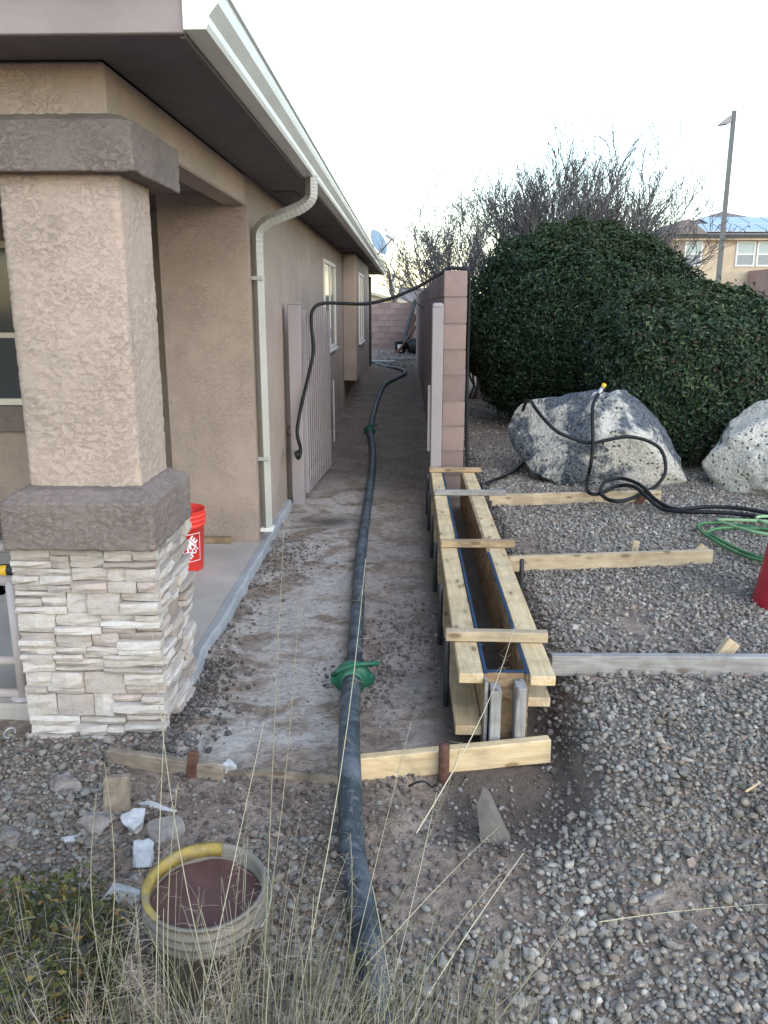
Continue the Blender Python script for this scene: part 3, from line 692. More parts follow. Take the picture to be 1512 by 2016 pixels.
# red bucket on the porch
def bucket(name, c, mat, label, handle_ang, fill=None, tilt=None, h=.365, r0=.130, r1=.150, rim=None, wire=None, wire_drop=.0):
    b = thing(name, c, label, 'bucket'); Mx = Matrix.Translation(Vector(c))
    if tilt: Mx = Mx @ Euler(tilt).to_matrix().to_4x4()
    q = MB(); w_ = .003
    q.lathe([(0, 0), (r0 - .004, 0), (r0, .004), (r0 + (r1 - r0) * .72, h * .74), (r1 + .004, h * .745), (r1 + .004, h * .775), (r1 + .001, h * .78), (r1 + .001, h * .83), (r1 + .009, h * .835), (r1 + .009, h * .85), (r1 + .001, h * .855), (r1 + .002, h * .90), (r1 + .009, h * .905), (r1 + .009, h * .92), (r1 + .002, h * .925), (r1 + .003, h * .985), (r1 + .008, h * .985), (r1 + .008, h), (r1 - .001, h), (r1 - .004, h * .97), (r0 - .003, .006), (0, .006)], 40)
    bo = q.obj('body', mat, b, M=Mx)
    if rim:
        q = MB(); q.lathe([(r1 + .0085, h - .004), (r1 + .0085, h + .002), (r1 - .007, h + .003), (r1 - .0115, h - .03), (r1 - .008, h - .03), (r1 - .006, h + .001), (r1 + .0085, h - .004)], 40, a0=rim[1], a1=rim[2]); q.obj('rim', rim[0], b, M=Mx)
    if fill:
        q = MB(); V = [(0, 0, h * fill[1])]; n = 40
        for ring in range(1, 7):
            rr = (r1 - .006 - (r1 - r0) * (1 - fill[1])) * ring / 6
            V += [(rr * math.cos(2 * math.pi * k / n), rr * math.sin(2 * math.pi * k / n), h * fill[1] + (float(fbm(rr * 20 * math.cos(6.283 * k / n), rr * 20 * math.sin(6.283 * k / n), 0, 4, 3)) - .5) * fill[2]) for k in range(n)]
        Fc = [(0, 1 + k, 1 + (k + 1) % n) for k in range(n)] + [(1 + (r_ * n) + k, 1 + (r_ + 1) * n + k, 1 + (r_ + 1) * n + (k + 1) % n, 1 + r_ * n + (k + 1) % n) for r_ in range(5) for k in range(n)]
        q.add(V, Fc, True); q.obj('contents', fill[0], b, M=Mx)
    # wire handle hinged at two ears
    for s in (0, math.pi):
        a = handle_ang + s; q = MB(); q.lathe([(0, 0), (.016, 0), (.016, .012), (0, .012)], 12)
        q.obj('ear', mat, b, M=Mx @ Matrix.Translation((math.cos(a) * (r1 + .001), math.sin(a) * (r1 + .001), h * .80)) @ Matrix.Rotation(a, 4, 'Z') @ Matrix.Rotation(math.pi / 2, 4, 'Y'))
    P = []; e = Vector((math.cos(handle_ang), math.sin(handle_ang), 0)); f2 = Vector((-e.y, e.x, 0))
    for t in np.linspace(0, math.pi, 25):
        P.append(e * math.cos(t) * (r1 + .016) + (f2 * math.cos(wire_drop) - Vector((0, 0, 1)) * math.sin(wire_drop)) * math.sin(t) * (r1 + .03) + Vector((0, 0, h * .80)))
    q = MB(); q.tube(P, .0022, 6); q.obj('handle', wire or M['zinc'], b, M=Mx)
    return b, Mx
bc = G(358, 1118, SLZ)
rb, rbM = bucket('red_bucket', (bc.x, bc.y, SLZ), M['red_plastic'], 'red plastic bucket with white lettering on the porch beside the pillar', math.radians(80), wire=M['zinc'], wire_drop=math.radians(78))
def text_mesh(txt, size, bold=.012):
    cu = bpy.data.curves.new('t', 'FONT'); cu.body = txt; cu.size = size; cu.offset = bold * size; cu.align_x = 'LEFT'; cu.resolution_u = 3
    ob = bpy.data.objects.new('t', cu); C.objects.link(ob); bpy.context.view_layer.update()
    dg = bpy.context.evaluated_depsgraph_get(); me0 = ob.evaluated_get(dg).to_mesh()
    V = [tuple(v.co) for v in me0.vertices]; Fc = [tuple(p.vertices) for p in me0.polygons]
    ob.evaluated_get(dg).to_mesh_clear(); bpy.data.objects.remove(ob); bpy.data.curves.remove(cu); return V, Fc
# print on the bucket: framed square, three slanted lines
face = math.radians(-56); zc = .155; half = .085
def wrap(u, v, off=.0022):
    r = .130 + .02 * (.72 * (zc + v) / (.365 * .74)) + off; a = face + u / r
    return (r * math.cos(a), r * math.sin(a), zc + v)
q = MB(); th = .0035
for (u0, u1, v0, v1) in ((-half, half, half - th, half), (-half, half, -half, -half + th), (-half, -half + th, -half + th, half - th), (half - th, half, -half + th, half - th)):
    n = 10 if u1 - u0 > .05 else 1; V = [];
    for i in range(n + 1):
        u = u0 + (u1 - u0) * i / n; V += [wrap(u, v0), wrap(u, v1)]
    q.add(V, [(2 * i, 2 * i + 2, 2 * i + 3, 2 * i + 1) for i in range(n)])
q.obj('print_frame', M['white_print'], rb, M=rbM)
ang = math.radians(45); ca, sa = math.cos(ang), math.sin(ang)
for (txt, size, cu0, cv0, sx) in (('THE', .036, -.040, .042, .9), ('HOME', .074, -.088, -.016, .78), ('DEPOT', .050, -.066, -.058, .72)):
    Vt, Ft = text_mesh(txt, size, .03); V = []
    for (x, y, z) in Vt:
        x = x * sx + cu0; y = y + cv0 + .0; u = x * ca - y * sa; v = x * sa + y * ca
        V.append(wrap(u * .98, v * .98 + 0.0, .0028))
    q = MB(); q.add(V, Ft); q.obj('lettering', M['white_print'], rb, M=rbM)
wp = G(412, 1087, SLZ)
sb = board('wood_strip', (wp.x - .25, 5.265, SLZ + .02), (wp.x + .10, 5.265, SLZ + .02), .055, .036, M['pine_used']); tag(sb, 'short brown wood strip on the slab at the foot of the stucco wall', 'wood strip')

# ------------------------------------------------------------------ gate
gate = thing('gate', (-.87, 6.65, 0), 'open mauve steel picket gate swung back along the stucco wall', 'gate')
q = MB(); q.box(-.935, -.835, 6.62, 6.72, -.1, 1.60); gp = q.obj('post', M['gate'], gate, .006)
q = MB(); q.prism([(-.937, 6.618), (-.833, 6.618), (-.833, 6.722), (-.937, 6.722)], 'z', 1.601, 1.615); q.obj('post_cap', M['gate'], gp, .004)
A = Vector((-.855, 6.79, 0)); B = Vector((-.77, 8.0, 0)); dv = (B - A).normalized(); nv = Vector((dv.y, -dv.x, 0))
def gbar(name, t0, t1, z0, z1, d0, d1, parent=gate, mat=None):
    P = [A + dv * t0 + nv * d0, A + dv * t1 + nv * d0, A + dv * t1 + nv * d1, A + dv * t0 + nv * d1]
    q = MB(); q.prism([(p.x, p.y) for p in P], 'z', z0, z1); return q.obj(name, mat or M['gate'], parent, .003)
LW = (B - A).length
gbar('stile', 0, .045, .06, 1.56, 0, .04); gbar('stile', LW - .045, LW, .08, 1.5, 0, .04)
for z in (.16, .85, 1.40): gbar('cross_rail', .046, LW - .046, z, z + .04, 0, .035)
np_ = 12
for i in range(np_):
    t = .075 + i * (LW - .15) / (np_ - 1); top = 1.53 + .075 * math.sin(math.pi * (i + .8) / (np_ + .6))
    pk = gbar('picket', t - .011, t + .011, .07, top, .036, .047)
for z in (.35, 1.25):
    q = MB(); q.tube([(-.845, 6.735, z), (-.845, 6.735, z + .09)], .011, 8); q.obj('hinge', M['gate'], gate)
gbar('latch_box', LW - .02, LW + .06, 1.30, 1.38, .0, .05); gbar('drop_rod', LW - .012, LW + .012, .3, .9, .062, .078, mat=M['zinc'])
gp2 = thing('gate_post', (.24, 6.67, 0), 'mauve square steel gate post standing against the end of the block wall', 'post')
q = MB(); q.box(.196, .284, 6.60, 6.69, -.1, 1.585); q.obj('shaft', M['gate'], gp2, .006)
q = MB(); V = rrect(.194, .286, 6.598, 6.692, .02); ring_solid([(V, 1.586), (rrect(.196, .284, 6.60, 6.69, .02), 1.60), (rrect(.21, .27, 6.615, 6.675, .02), 1.615)]).obj('cap', M['gate'], gp2)
q = MB(); q.box(.170, .195, 6.63, 6.655, .45, .98); st = q.obj('strike_plate', M['gate'], gp2, .003)
for z in (.5, .72, .94):
    q = MB(); q.lathe([(0, 0), (.008, 0), (.006, .005), (0, .005)], 8, (.183, 6.628, z)); q.obj('bolt', M['zinc'], st)

# ------------------------------------------------------------------ block walls
def blockwall(name, loc, label, ax, u0, u1, c0, c1, nrow, z0, far=None, bl=.40, bh=.203, jit=.0015, seedv=5):
    """ax 'y': wall runs along y with faces at x=c0,c1; 'x': runs along x with faces at y=c0,c1"""
    r = random.Random(seedv); t = thing(name, loc, label, 'wall'); j = .0045
    cache = {}
    def blk(L):
        key = round(L, 3)
        if key not in cache:
            q = MB(); (q.box(-(c1 - c0) / 2, (c1 - c0) / 2, 0, L - 2 * j, 0, bh - 2 * j) if ax == 'y' else q.box(0, L - 2 * j, -(c1 - c0) / 2, (c1 - c0) / 2, 0, bh - 2 * j))
            me = q.mesh('block', .004); me.materials.append(M['block']); cache[key] = me
        return cache[key]
    for k in range(nrow):
        u = u0; first = True
        while u < u1 - .02:
            L = bl if not (first and k % 2) else bl / 2
            L = min(L, u1 - u); first = False
            if far is not None and u + L > far: break
            p = ((c0 + c1) / 2 + r.uniform(-jit, jit), u + j, z0 + k * bh + j) if ax == 'y' else (u + j, (c0 + c1) / 2 + r.uniform(-jit, jit), z0 + k * bh + j)
            o_ = bpy.data.objects.new('block', blk(L)); put(o_, t, Matrix.Translation(p)); u += L
        if far is not None:
            pass
    if far is not None:
        # the receding rest of the wall: its blocks are too narrow in view to pick apart
        q = MB(); 
        for k in range(nrow):
            u = far - (.2 if k % 2 else 0) if True else far
            u = u0 + (math.floor((far - u0 - (bl / 2 if k % 2 else 0)) / bl)) * bl + (bl / 2 if k % 2 else 0)
            while u < u1 - .02:
                L = min(bl, u1 - u)
                q.box(c0 + r.uniform(-jit, jit), c1, u + j, u + L - j, z0 + k * bh + j, z0 + (k + 1) * bh - j); u += L
        o_ = q.obj('block_courses', M['block'], t); o_['kind'] = 'stuff'
    q = MB()
    if ax == 'y': q.box(c0 + .005, c1 - .005, u0 + .005, u1 - .005, z0 - .15, z0 + nrow * bh - .008)
    else: q.box(u0 + .005, u1 - .005, c0 + .005, c1 - .005, z0 - .15, z0 + nrow * bh - .008)
    q.obj('mortar', M['mortar'], t); return t
blockwall('block_wall', (.38, 6.7, 0), 'long pinkish concrete block wall on the right side of the alley', 'y', 6.70, 29.9, .288, .468, 9, .035, far=11.2)
blockwall('block_wall', (-1, 30, 0), 'pinkish block wall closing the far end of the alley', 'x', -5.2, .28, 30.0, 30.2, 8, .05, seedv=9)

# ------------------------------------------------------------------ wall formwork
form = thing('wall_form', (.37, 4.7, 0), 'wooden concrete wall form with cross cleats, steel stakes and braces', 'formwork')
ZT = .30
def along_y(name, x0, x1, y0, y1, zc, thk, mat, parent=form): return board(name, ((x0 + x1) / 2, y0, zc), ((x0 + x1) / 2 + rnd.uniform(-.003, .003), y1, zc), x1 - x0, thk, mat, parent)
tl = along_y('top_plank', .198, .287, 2.78, 4.62, ZT - .019, .038, M['pine']); along_y('top_plank', .200, .288, 4.625, 6.58, ZT - .019, .038, M['pine'])
along_y('top_plank', .455, .545, 2.765, 6.56, ZT - .019, .038, M['pine'])
along_y('lower_plank', .188, .287, 2.775, 6.5, .075, .038, M['pine']); along_y('lower_plank', .455, .542, 2.83, 6.5, .165, .038, M['pine_brace'])
for (x0, x1, blue0, blue1) in ((.2885, .3005, 2.79, 6.55), (.4415, .4535, 2.79, 4.30)):
    q = MB(); q.box(x0, x1, 2.79, 6.56, -.06, ZT - .003); pn = q.obj('form_panel', M['osb'], form)
    q = MB(); q.box(x0 - .0005, x1 + .0005, blue0, blue1, ZT - .0028, ZT + .003); q.obj('blue_edge', M['blue'], pn)
q = MB(); q.box(.4412, .4538, 4.31, 6.55, ZT - .0028, ZT + .002); q.obj('edge_strip', M['pine_used'], pn)
q = MB(); q.box(.3008, .4412, 2.802, 2.815, -.06, ZT - .004); ep = q.obj('end_panel', M['osb'], form)
q = MB(); q.box(.3008, .4412, 2.8015, 2.8155, ZT - .0038, ZT + .0025); q.obj('blue_edge', M['blue'], ep)
for (x, zt, zb) in ((.326, .262, -.01), (.416, .276, -.02)):
    board('upright', (x, 2.757, zb), (x + .002, 2.757, zt), .038, .086, M['grey_wood'], form, up=(0, 1, 0))
q = MB(); q.box(.289, .300, 2.74, 2.789, -.04, .285); q.obj('form_panel', M['grey_wood'], form)
# cleats nailed across the top
for (a, b, py, mt, th) in ((845, 947, 934, 'pine_used', .036), (856, 996, 979, 'grey_wood', .036), (868, 1014, 1080, 'pine_used', .040), (878, 1078, 1262, 'pine_brace', .042)):
    zc = ZT + .003 + th / 2; p0 = G(a, py - 8, zc); p1 = G(b, py - 8, zc); yy = (p0.y + p1.y) / 2 + .02
    cl = board('cleat', (p0.x, yy, zc), (p1.x, yy + rnd.uniform(-.01, .01), zc), .042, th, M[mt], form)
    for xx in (.245, .50):
        q = MB(); q.lathe([(0, 0), (.005, 0), (.005, .002), (0, .003)], 8, (xx, yy, zc + th / 2)); q.obj('nail_head', M['zinc'], cl)
# steel stakes
def stake(x, y, zt, r=.012, lean=0.0):
    q = MB(); q.tube([(x + lean, y, -.25), (x, y, zt - .004), (x, y, zt)], [r, r, r * .8], 8); q.obj('stake', M['black'], form)
for (px, py_top, zt) in ((842, 934, .31), (848, 968, .29), (857, 1010, .30), (866, 1066, .30), (878, 1149, .31), (892, 1256, .30)):
    p = G(px, py_top, zt); stake(.170, p.y, zt)
for (px, py, zt) in ((936, 914, .36), (951, 949, .31), (966, 986, .30), (994, 1035, .35), (1028, 1101, .32), (1071, 1250, .29)):
    p = G(px, py, zt); stake(max(p.x, .562), p.y, zt)
# nail holes / knots come from the wood; braces to the gravel
def brace(px0, px1, py0, py1, zc, mat, hgt=.089, ext=0):
    p0 = G(px0, py0, zc); p1 = G(px1, py1, zc)
    return board('brace', p0, p1, .038, hgt, M[mat], form, up=(0, 0, 1)), p0, p1
zb = .165
bA, a0, a1 = brace(1084, 1560, 1308, 1310, zb, 'grey_wood'); bB, b0, b1 = brace(1000, 1401, 1110, 1096, zb, 'pine_brace'); bC, c0, c1 = brace(962, 1300, 985, 976, zb, 'pine_brace')
def kicker(px0, py0, z0, px1, py1, z1, dy, mat, wid=.07, thk=.02):
    p0 = G(px0, py0, z0); p1 = G(px1, py1, z1); p0.y += dy; p1.y += dy
    p1 = Vector((p1.x, p0.y + .01, p1.z)); board('brace_stake', p0, p1, wid, thk, M[mat], form, up=(0, -1, .15))
pB = G(1372, 1090, zb); board('brace_stake', (pB.x + .03, pB.y - .032, .222), (pB.x - .13, pB.y - .06, .05), .058, .02, M['pine_brace'], form, up=(0, 1, 0))
pC = G(1262, 978, zb); board('brace_stake', (pC.x + .03, pC.y - .032, .20), (pC.x - .07, pC.y - .05, .06), .05, .02, M['rust'], form, up=(0, 1, 0))
pA = G(1440, 1290, .2); board('brace_stake', (pA.x + .03, pA.y + .07, .235), (pA.x - .09, pA.y + .045, .06), .06, .035, M['pine_brace'], form, up=(0, 1, 0))
pS = G(1258, 1078, .2); board('brace_stake', (pS.x, pS.y + .06, .225), (pS.x - .03, pS.y + .05, .04), .04, .02, M['pine_brace'], form, up=(0, 1, 0))

# ------------------------------------------------------------------ edge boards across the mouth of the path
def edge_board(name, pts, hgt, thk, mat, label, cat='board', parent=None):
    P = crom(pts, 6); V = []; Fc = []
    for i, p in enumerate(P):
        t = (P[min(i + 1, len(P) - 1)] - P[max(i - 1, 0)]); t.z = 0; t.normalize(); n_ = Vector((-t.y, t.x, 0)) * thk / 2
        V += [p - n_, p + n_, p + n_ + Vector((0, 0, hgt)), p - n_ + Vector((0, 0, hgt + rnd.uniform(-.002, .002)))]
    m_ = len(P)
    for i in range(m_ - 1):
        for k in range(4): Fc.append((i * 4 + k, i * 4 + (k + 1) % 4, i * 4 + 4 + (k + 1) % 4, i * 4 + 4 + k))
    Fc += [(3, 2, 1, 0), tuple(range(m_ * 4 - 4, m_ * 4))]
    q = MB(); q.add(V, Fc); o_ = q.obj(name, mat, parent, 0)
    if label: tag(o_, label, cat)
    return o_
r0 = G(708, 1530, 0.0); r1 = G(1082, 1502, 0.0)
tag(board('edge_board', (r0.x, r0.y, .035), (r1.x, r1.y + .02, .045), .038, .092, M['pine']), 'pale yellow edge board under the front end of the wall form', 'board')
l0 = G(212, 1462, .085); l1 = G(440, 1492, .085)
tag(board('edge_board', (l0.x, l0.y, .012), (l1.x, l1.y, .005), .03, .10, M['edge_used']), 'weathered edge board at the foot of the stone pillar', 'board')
e = [G(436, 1494, .07), G(540, 1503, .06), G(630, 1512, .055), G(700, 1512, .06)]
edge_board('bender_board', [(v.x, v.y, -.04) for v in e], .07, .012, M['edge_used'], 'thin bent edge board between the two front edge boards')
sp_ = G(872, 1500, .04); q = MB(); q.tube([(sp_.x, sp_.y - .035, -.15), (sp_.x + .002, sp_.y - .035, .125), (sp_.x + .002, sp_.y - .035, .128)], [.019, .019, .016], 10)
tag(q.obj('pipe_stake', M['rust']), 'rusty pipe stake in front of the pale edge board', 'stake')
sp_ = G(381, 1500, .04); q = MB(); q.prism([(-.02, -.012), (.02, -.012), (.015, .012), (-.015, .012)], 'z', -.18, .10)
tag(q.obj('wood_stake', M['rust'], None, .004, Matrix.Translation((sp_.x, sp_.y - .03, 0)) @ Matrix.Rotation(.12, 4, 'Y')), 'dark brown stake holding the weathered edge board by the pillar', 'stake')
bwp = [G(805, 1538, .0), G(822, 1530, .03), G(838, 1530, .035), G(850, 1540, .005), G(862, 1530, .03)]
q = MB(); q.tube(crom([v - Vector((0, .03, 0)) for v in bwp], 5), .004, 6); tag(q.obj('bent_wire', M['black']), 'bent black wire beside the rusty pipe stake', 'wire')

# ------------------------------------------------------------------ concrete pump hose
hp = [(745, 2060), (738, 1930), (722, 1830), (706, 1745), (693, 1660), (689, 1580), (688, 1500), (690, 1420), (693, 1345)]
hose = thing('pump_hose', (-.1, 3, 0), 'thick black rubber concrete pump hose lying along the dirt path', 'hose')
def hpt(px, py, r=.037, lift=None):
    lift = (.03 if r < .03 else 0.0) if lift is None else lift + (.03 if r < .03 else 0)
    p = G(px, py, .03); 
    for _ in range(4): p = G(px, py, g1(p.x, p.y) + r + lift)
    return p
near = [hpt(*p) for p in hp]
for i, p in enumerate(near):
    if 5 <= i <= 7: p.z = max(p.z, .10 + .03 - .006 * abs(i - 6))
near = [(v.x, v.y, v.z) for v in near]
def fz(p): return (p.x, p.y, p.z)
far_ = [(700, 1265), (705, 1180), (707, 1130), (713, 1070), (722, 1005), (731, 940), (734, 890), (728, 850)]
far2 = [(728, 846), (741, 795), (757, 758), (778, 746), (797, 736), (793, 728), (770, 722), (730, 714), (700, 712)]
q = MB(); q.tube(crom(near, 9), .0385, 18); q.obj('hose_length', M['pump_hose'], hose)
cpl = hpt(694, 1328)
farp = [Vector(near[-1]) + Vector((.0, .09, 0))] + [hpt(*p) for p in far_]
q = MB(); q.tube(crom(farp, 9), .036, 18); q.obj('hose_length', M['pump_hose'], hose)
q = MB(); q.tube(crom([hpt(*p) for p in far2], 7), .036, 14); q.obj('hose_length', M['pump_hose'], hose)
def coupling(p, d, s=1.0):
    d = Vector(d).normalized(); Mx = axis_matrix(p, Vector(p) + d) @ Matrix.Rotation(math.pi / 2, 4, 'Y')
    q = MB(); q.lathe([(.038 * s, -.05), (.052 * s, -.05), (.054 * s, -.03), (.058 * s, -.028), (.074 * s, -.022), (.080 * s, -.014), (.080 * s, .014), (.074 * s, .022), (.058 * s, .028), (.054 * s, .03), (.052 * s, .05), (.038 * s, .05)], 28); cb = q.obj('clamp', M['green_clamp'], hose, M=Mx)
    for sgn in (-1, 1):
        q = MB(); q.box(-.022 * s, .022 * s, sgn * .074 * s - .018, sgn * .074 * s + .018, -.02, .02); q.obj('clamp_lug', M['green_clamp'], cb, .006, Mx)
    q = MB(); q.tube([(-.02, .085 * s, -.012), (-.05, .06 * s, -.03), (-.078, .0, -.035), (-.083, -.06 * s, -.03), (-.08, -.115 * s, -.02)], .011, 8); q.obj('clamp_lever', M['green_clamp'], cb, M=Mx)
    q = MB(); q.lathe([(.0385 * s, -.13), (.043 * s, -.128), (.043 * s, -.05), (.0385 * s, -.05)], 20); q.lathe([(.0385 * s, .05), (.043 * s, .05), (.043 * s, .128), (.0385 * s, .13)], 20); q.obj('ferrule', M['pump_hose'], cb, M=Mx)
n_ = Vector(near[-1]); coupling((n_ + farp[0]) / 2, farp[0] - n_)
f0 = hpt(728, 848); coupling(f0, (-.05, 1, 0), .8)

# ------------------------------------------------------------------ boulders
def boulder(name, outline, y, depth, mat, label, zc=None, seed=1, lean=0.0, shift=0.0):
    P = [AY(px, py, y) + Vector((shift, 0, 0)) for (px, py) in outline]; cx = sum(p.x for p in P) / len(P); cz = (max(p.z for p in P) + min(p.z for p in P)) / 2
    an = np.array([math.atan2(p.z - cz, p.x - cx) for p in P]); rr = np.array([math.hypot(p.z - cz, p.x - cx) for p in P]); o_ = np.argsort(an); an, rr = an[o_], rr[o_]
    an = np.concatenate([an - 2 * np.pi, an, an + 2 * np.pi]); rr = np.tile(rr, 3)
    bm = bmesh.new(); bmesh.ops.create_icosphere(bm, subdivisions=6, radius=1)
    V = np.array([v.co[:] for v in bm.verts]); Fc = np.array([[v.index for v in f.verts] for f in bm.faces]); bm.free()
    th = np.arctan2(V[:, 2], V[:, 0]); rho = np.sqrt(np.clip(1 - V[:, 1] ** 2, 0, 1)) ** .5; R_ = np.interp(th, an, rr)
    dv_ = np.sign(V[:, 1]) * np.abs(V[:, 1]) ** .72
    X = R_ * np.cos(th) * rho; Z = R_ * np.sin(th) * rho; Y_ = dv_ * depth + lean * Z
    # facets: clip against random planes, then roughen
    for k in range(14):
        a = rng.normal(size=3); a[1] -= .6; a /= np.linalg.norm(a); d = X * a[0] + Y_ * a[1] + Z * a[2]; lim = np.quantile(d, .87); ex = np.clip(d - lim, 0, None) * .9
        X, Y_, Z = X - ex * a[0], Y_ - ex * a[1], Z - ex * a[2]
    lo, hi = min(p.x for p in P) - cx, max(p.x for p in P) - cx; X = lo + (X - X.min()) / (X.max() - X.min()) * (hi - lo)
    lo, hi = min(p.z for p in P) - cz, max(p.z for p in P) - cz; Z = lo + (Z - Z.min()) / (Z.max() - Z.min()) * (hi - lo)
    nz = (fbm(X * 3 + 9, Y_ * 3, Z * 3, seed, 5) - .5) * .16 + (fbm(X * 14, Y_ * 14, Z * 14, seed + 3, 3) - .5) * .035
    L = np.sqrt(X ** 2 + Y_ ** 2 + Z ** 2) + 1e-6; X, Y_, Z = X * (1 + nz / L * .8), Y_ * (1 + nz / L), Z * (1 + nz / L * .8)
    me = np_mesh(name, np.stack([X + cx, Y_ + y, Z + cz], 1), Fc); return tag(mesh_obj(name, me, mat), label, 'boulder')
boulder('boulder', [(1000, 842), (1012, 808), (1046, 794), (1100, 782), (1180, 776), (1240, 772), (1285, 782), (1318, 800), (1334, 840), (1348, 862), (1330, 900), (1308, 940), (1285, 972), (1230, 990), (1160, 992), (1095, 985), (1062, 948), (1036, 905), (1014, 870)], 7.1, .48, M['boulder'], 'grey pitted lava boulder draped with black hose', seed=3, lean=.15, shift=.04)
boulder('boulder', [(1400, 925), (1418, 900), (1440, 880), (1452, 855), (1480, 815), (1512, 795), (1560, 780), (1620, 800), (1660, 860), (1670, 940), (1650, 1010), (1580, 1030), (1500, 1025), (1430, 1015), (1412, 985), (1418, 955)], 6.75, .5, M['boulder_pale'], 'cream and grey boulder at the right edge of the gravel', seed=11, lean=.15)

# ------------------------------------------------------------------ garden hoses
GY = 6.86
def a_(px, py, y): p = AY(px, py, y); return (p.x, p.y, p.z)
gh = thing('garden_hose', (-.9, 6.3, .6), 'black garden hose from the wall faucet over the block wall and across the boulder', 'hose')
s0 = sp + Vector((.085, -.01, -.055))
P = [s0, s0 + Vector((.012, -.02, -.08)), a_(583, 893, 6.35), a_(588, 902, 6.38), a_(592, 885, 6.42), a_(585, 850, 6.5), a_(593, 800, 6.56), a_(607, 740, 6.6), a_(617, 690, 6.64), a_(613, 640, 6.7), a_(615, 612, 6.78), a_(632, 598, 6.83), a_(670, 597, GY), a_(720, 598, GY), a_(770, 587, GY), a_(820, 566, GY), a_(860, 543, GY), a_(882, 529, GY), (.34, GY, 1.882), (.42, GY, 1.880), (.462, GY, 1.874), (.490, GY, 1.84), (.497, GY + .02, 1.6), (.50, GY + .05, 1.0), (.51, GY + .03, .4), (.54, GY - .02, .19), (.60, 6.75, .15)]
P += [fz(hpt(975, 944, .014)), fz(hpt(1010, 930, .014)), fz(hpt(1035, 905, .014)), fz(hpt(1042, 880, .014))]
q = MB(); q.tube(crom(P, 7), .014, 10); q.obj('hose_length', M['rubber'], gh)
YB = 6.58
def onb(px, py, dy=0): return a_(px, py, YB + dy)
P2 = [a_(1028, 880, 7.5), a_(1026, 830, 7.45), a_(1034, 795, 7.3), a_(1045, 790, 7.05), a_(1053, 802, 6.84), onb(1072, 826, .14), onb(1098, 850, .08), onb(1130, 864, .05), onb(1165, 872, .03), onb(1205, 864, .04), onb(1240, 860, .05), onb(1275, 868, .06), onb(1300, 884, .06), onb(1310, 910, .03), onb(1308, 935, -.02), onb(1290, 958, -.08)]
P2 += [fz(G(1270, 968, .20)), fz(G(1235, 984, .235)), fz(G(1202, 985, .24)), fz(G(1183, 970, .245)), fz(G(1192, 948, .25)), fz(G(1225, 942, .26)), fz(G(1262, 956, .25)), fz(G(1292, 985, .17)), fz(hpt(1330, 1002, .016)), fz(hpt(1390, 998, .016)), fz(hpt(1450, 1000, .016)), fz(hpt(1530, 1012, .016)), fz(hpt(1620, 1020, .016))]
q = MB(); q.tube(crom(P2, 7), .0145, 10); q.obj('hose_length', M['rubber'], gh)
nh = thing('spray_hose', (1.3, 6.5, .1), 'black hose with a spray nozzle hung over the top of the grey boulder', 'hose')
P3 = [a_(1178, 776, 6.93), a_(1168, 795, 6.80), a_(1166, 820, 6.66), onb(1167, 850, .0), onb(1167, 880, -.02), onb(1163, 915, -.03), onb(1157, 945, -.02), fz(G(1158, 968, .24)), fz(G(1180, 972, .235)), fz(G(1215, 957, .24)), fz(G(1248, 958, .27)), fz(G(1275, 980, .22)), fz(hpt(1305, 1002, .016, .0)), fz(hpt(1360, 1008, .016)), fz(hpt(1430, 1010, .016)), fz(hpt(1540, 1022, .016))]
q = MB(); q.tube(crom(P3, 7), .0145, 10); q.obj('hose_length', M['rubber'], nh)
n0 = Vector(P3[0]); n1 = Vector(a_(1190, 757, 6.98))
q = MB(); q.tube([n0, n0.lerp(n1, .35), n0.lerp(n1, .7)], [.016, .018, .013], 10); nzl = q.obj('nozzle', M['zinc'], nh)
q = MB(); q.tube([n0.lerp(n1, .7), n0.lerp(n1, .85), n1], [.017, .019, .02], 10); q.obj('nozzle_tip', M['yellow'], nzl)
q = MB(); q.tube([n0.lerp(n1, .25) + Vector((-.02, 0, 0)), n0.lerp(n1, .2) + Vector((-.05, 0, -.01)), n0.lerp(n1, -.1) + Vector((-.055, 0, -.02))], .005, 6); q.obj('trigger', M['zinc'], nzl)
ge = thing('green_hose', (2.2, 5.3, .1), 'loose coil of two-tone green hose on the gravel by the red stand', 'hose')
loops = [[(1560, 1118), (1500, 1104), (1450, 1088), (1400, 1060), (1374, 1038), (1385, 1030), (1420, 1030), (1470, 1036), (1540, 1050)],
         [(1560, 1030), (1500, 1026), (1450, 1024), (1415, 1024), (1430, 1031), (1480, 1046), (1560, 1062)],
         [(1560, 1108), (1500, 1098), (1455, 1082), (1405, 1056), (1392, 1048), (1420, 1040), (1470, 1040), (1560, 1046)],
         [(1570, 1040), (1510, 1030), (1490, 1022), (1500, 1017), (1570, 1018)]]
for i, L in enumerate(loops):
    q = MB(); q.tube(crom([fz(hpt(px, py, .012, .004 + .008 * (i % 2))) for (px, py) in L], 7), .011, 8); q.obj('hose_length', M['green_hose'] if i % 2 == 0 else M['pale_hose'], ge)

# ------------------------------------------------------------------ red steel stand at the right edge
rp = G(1496, 1212, .1)
rs = thing('red_stand', (rp.x + .17, rp.y + .1, .1), 'dark red flared steel stand at the right edge of the gravel', 'stand')
q = MB(); q.lathe([(.0, 0), (.190, 0), (.185, .025), (.165, .14), (.14, .32), (.12, .5), (.11, .62), (0, .62)], 30, (rp.x + .19, rp.y + .1, .085)); q.obj('pedestal', M['red_steel'], rs)
q = MB(); q.lathe([(.111, .6), (.118, .602), (.118, .63), (0, .632)], 30, (rp.x + .19, rp.y + .1, .086)); q.obj('top_flange', M['red_steel'], rs)
q = MB(); q.box(-.012, .012, -.004, .004, -.02, .02); q.obj('slot', M['dark'], rs, .003, Matrix.Translation((rp.x + .155, rp.y - .06, .30)))

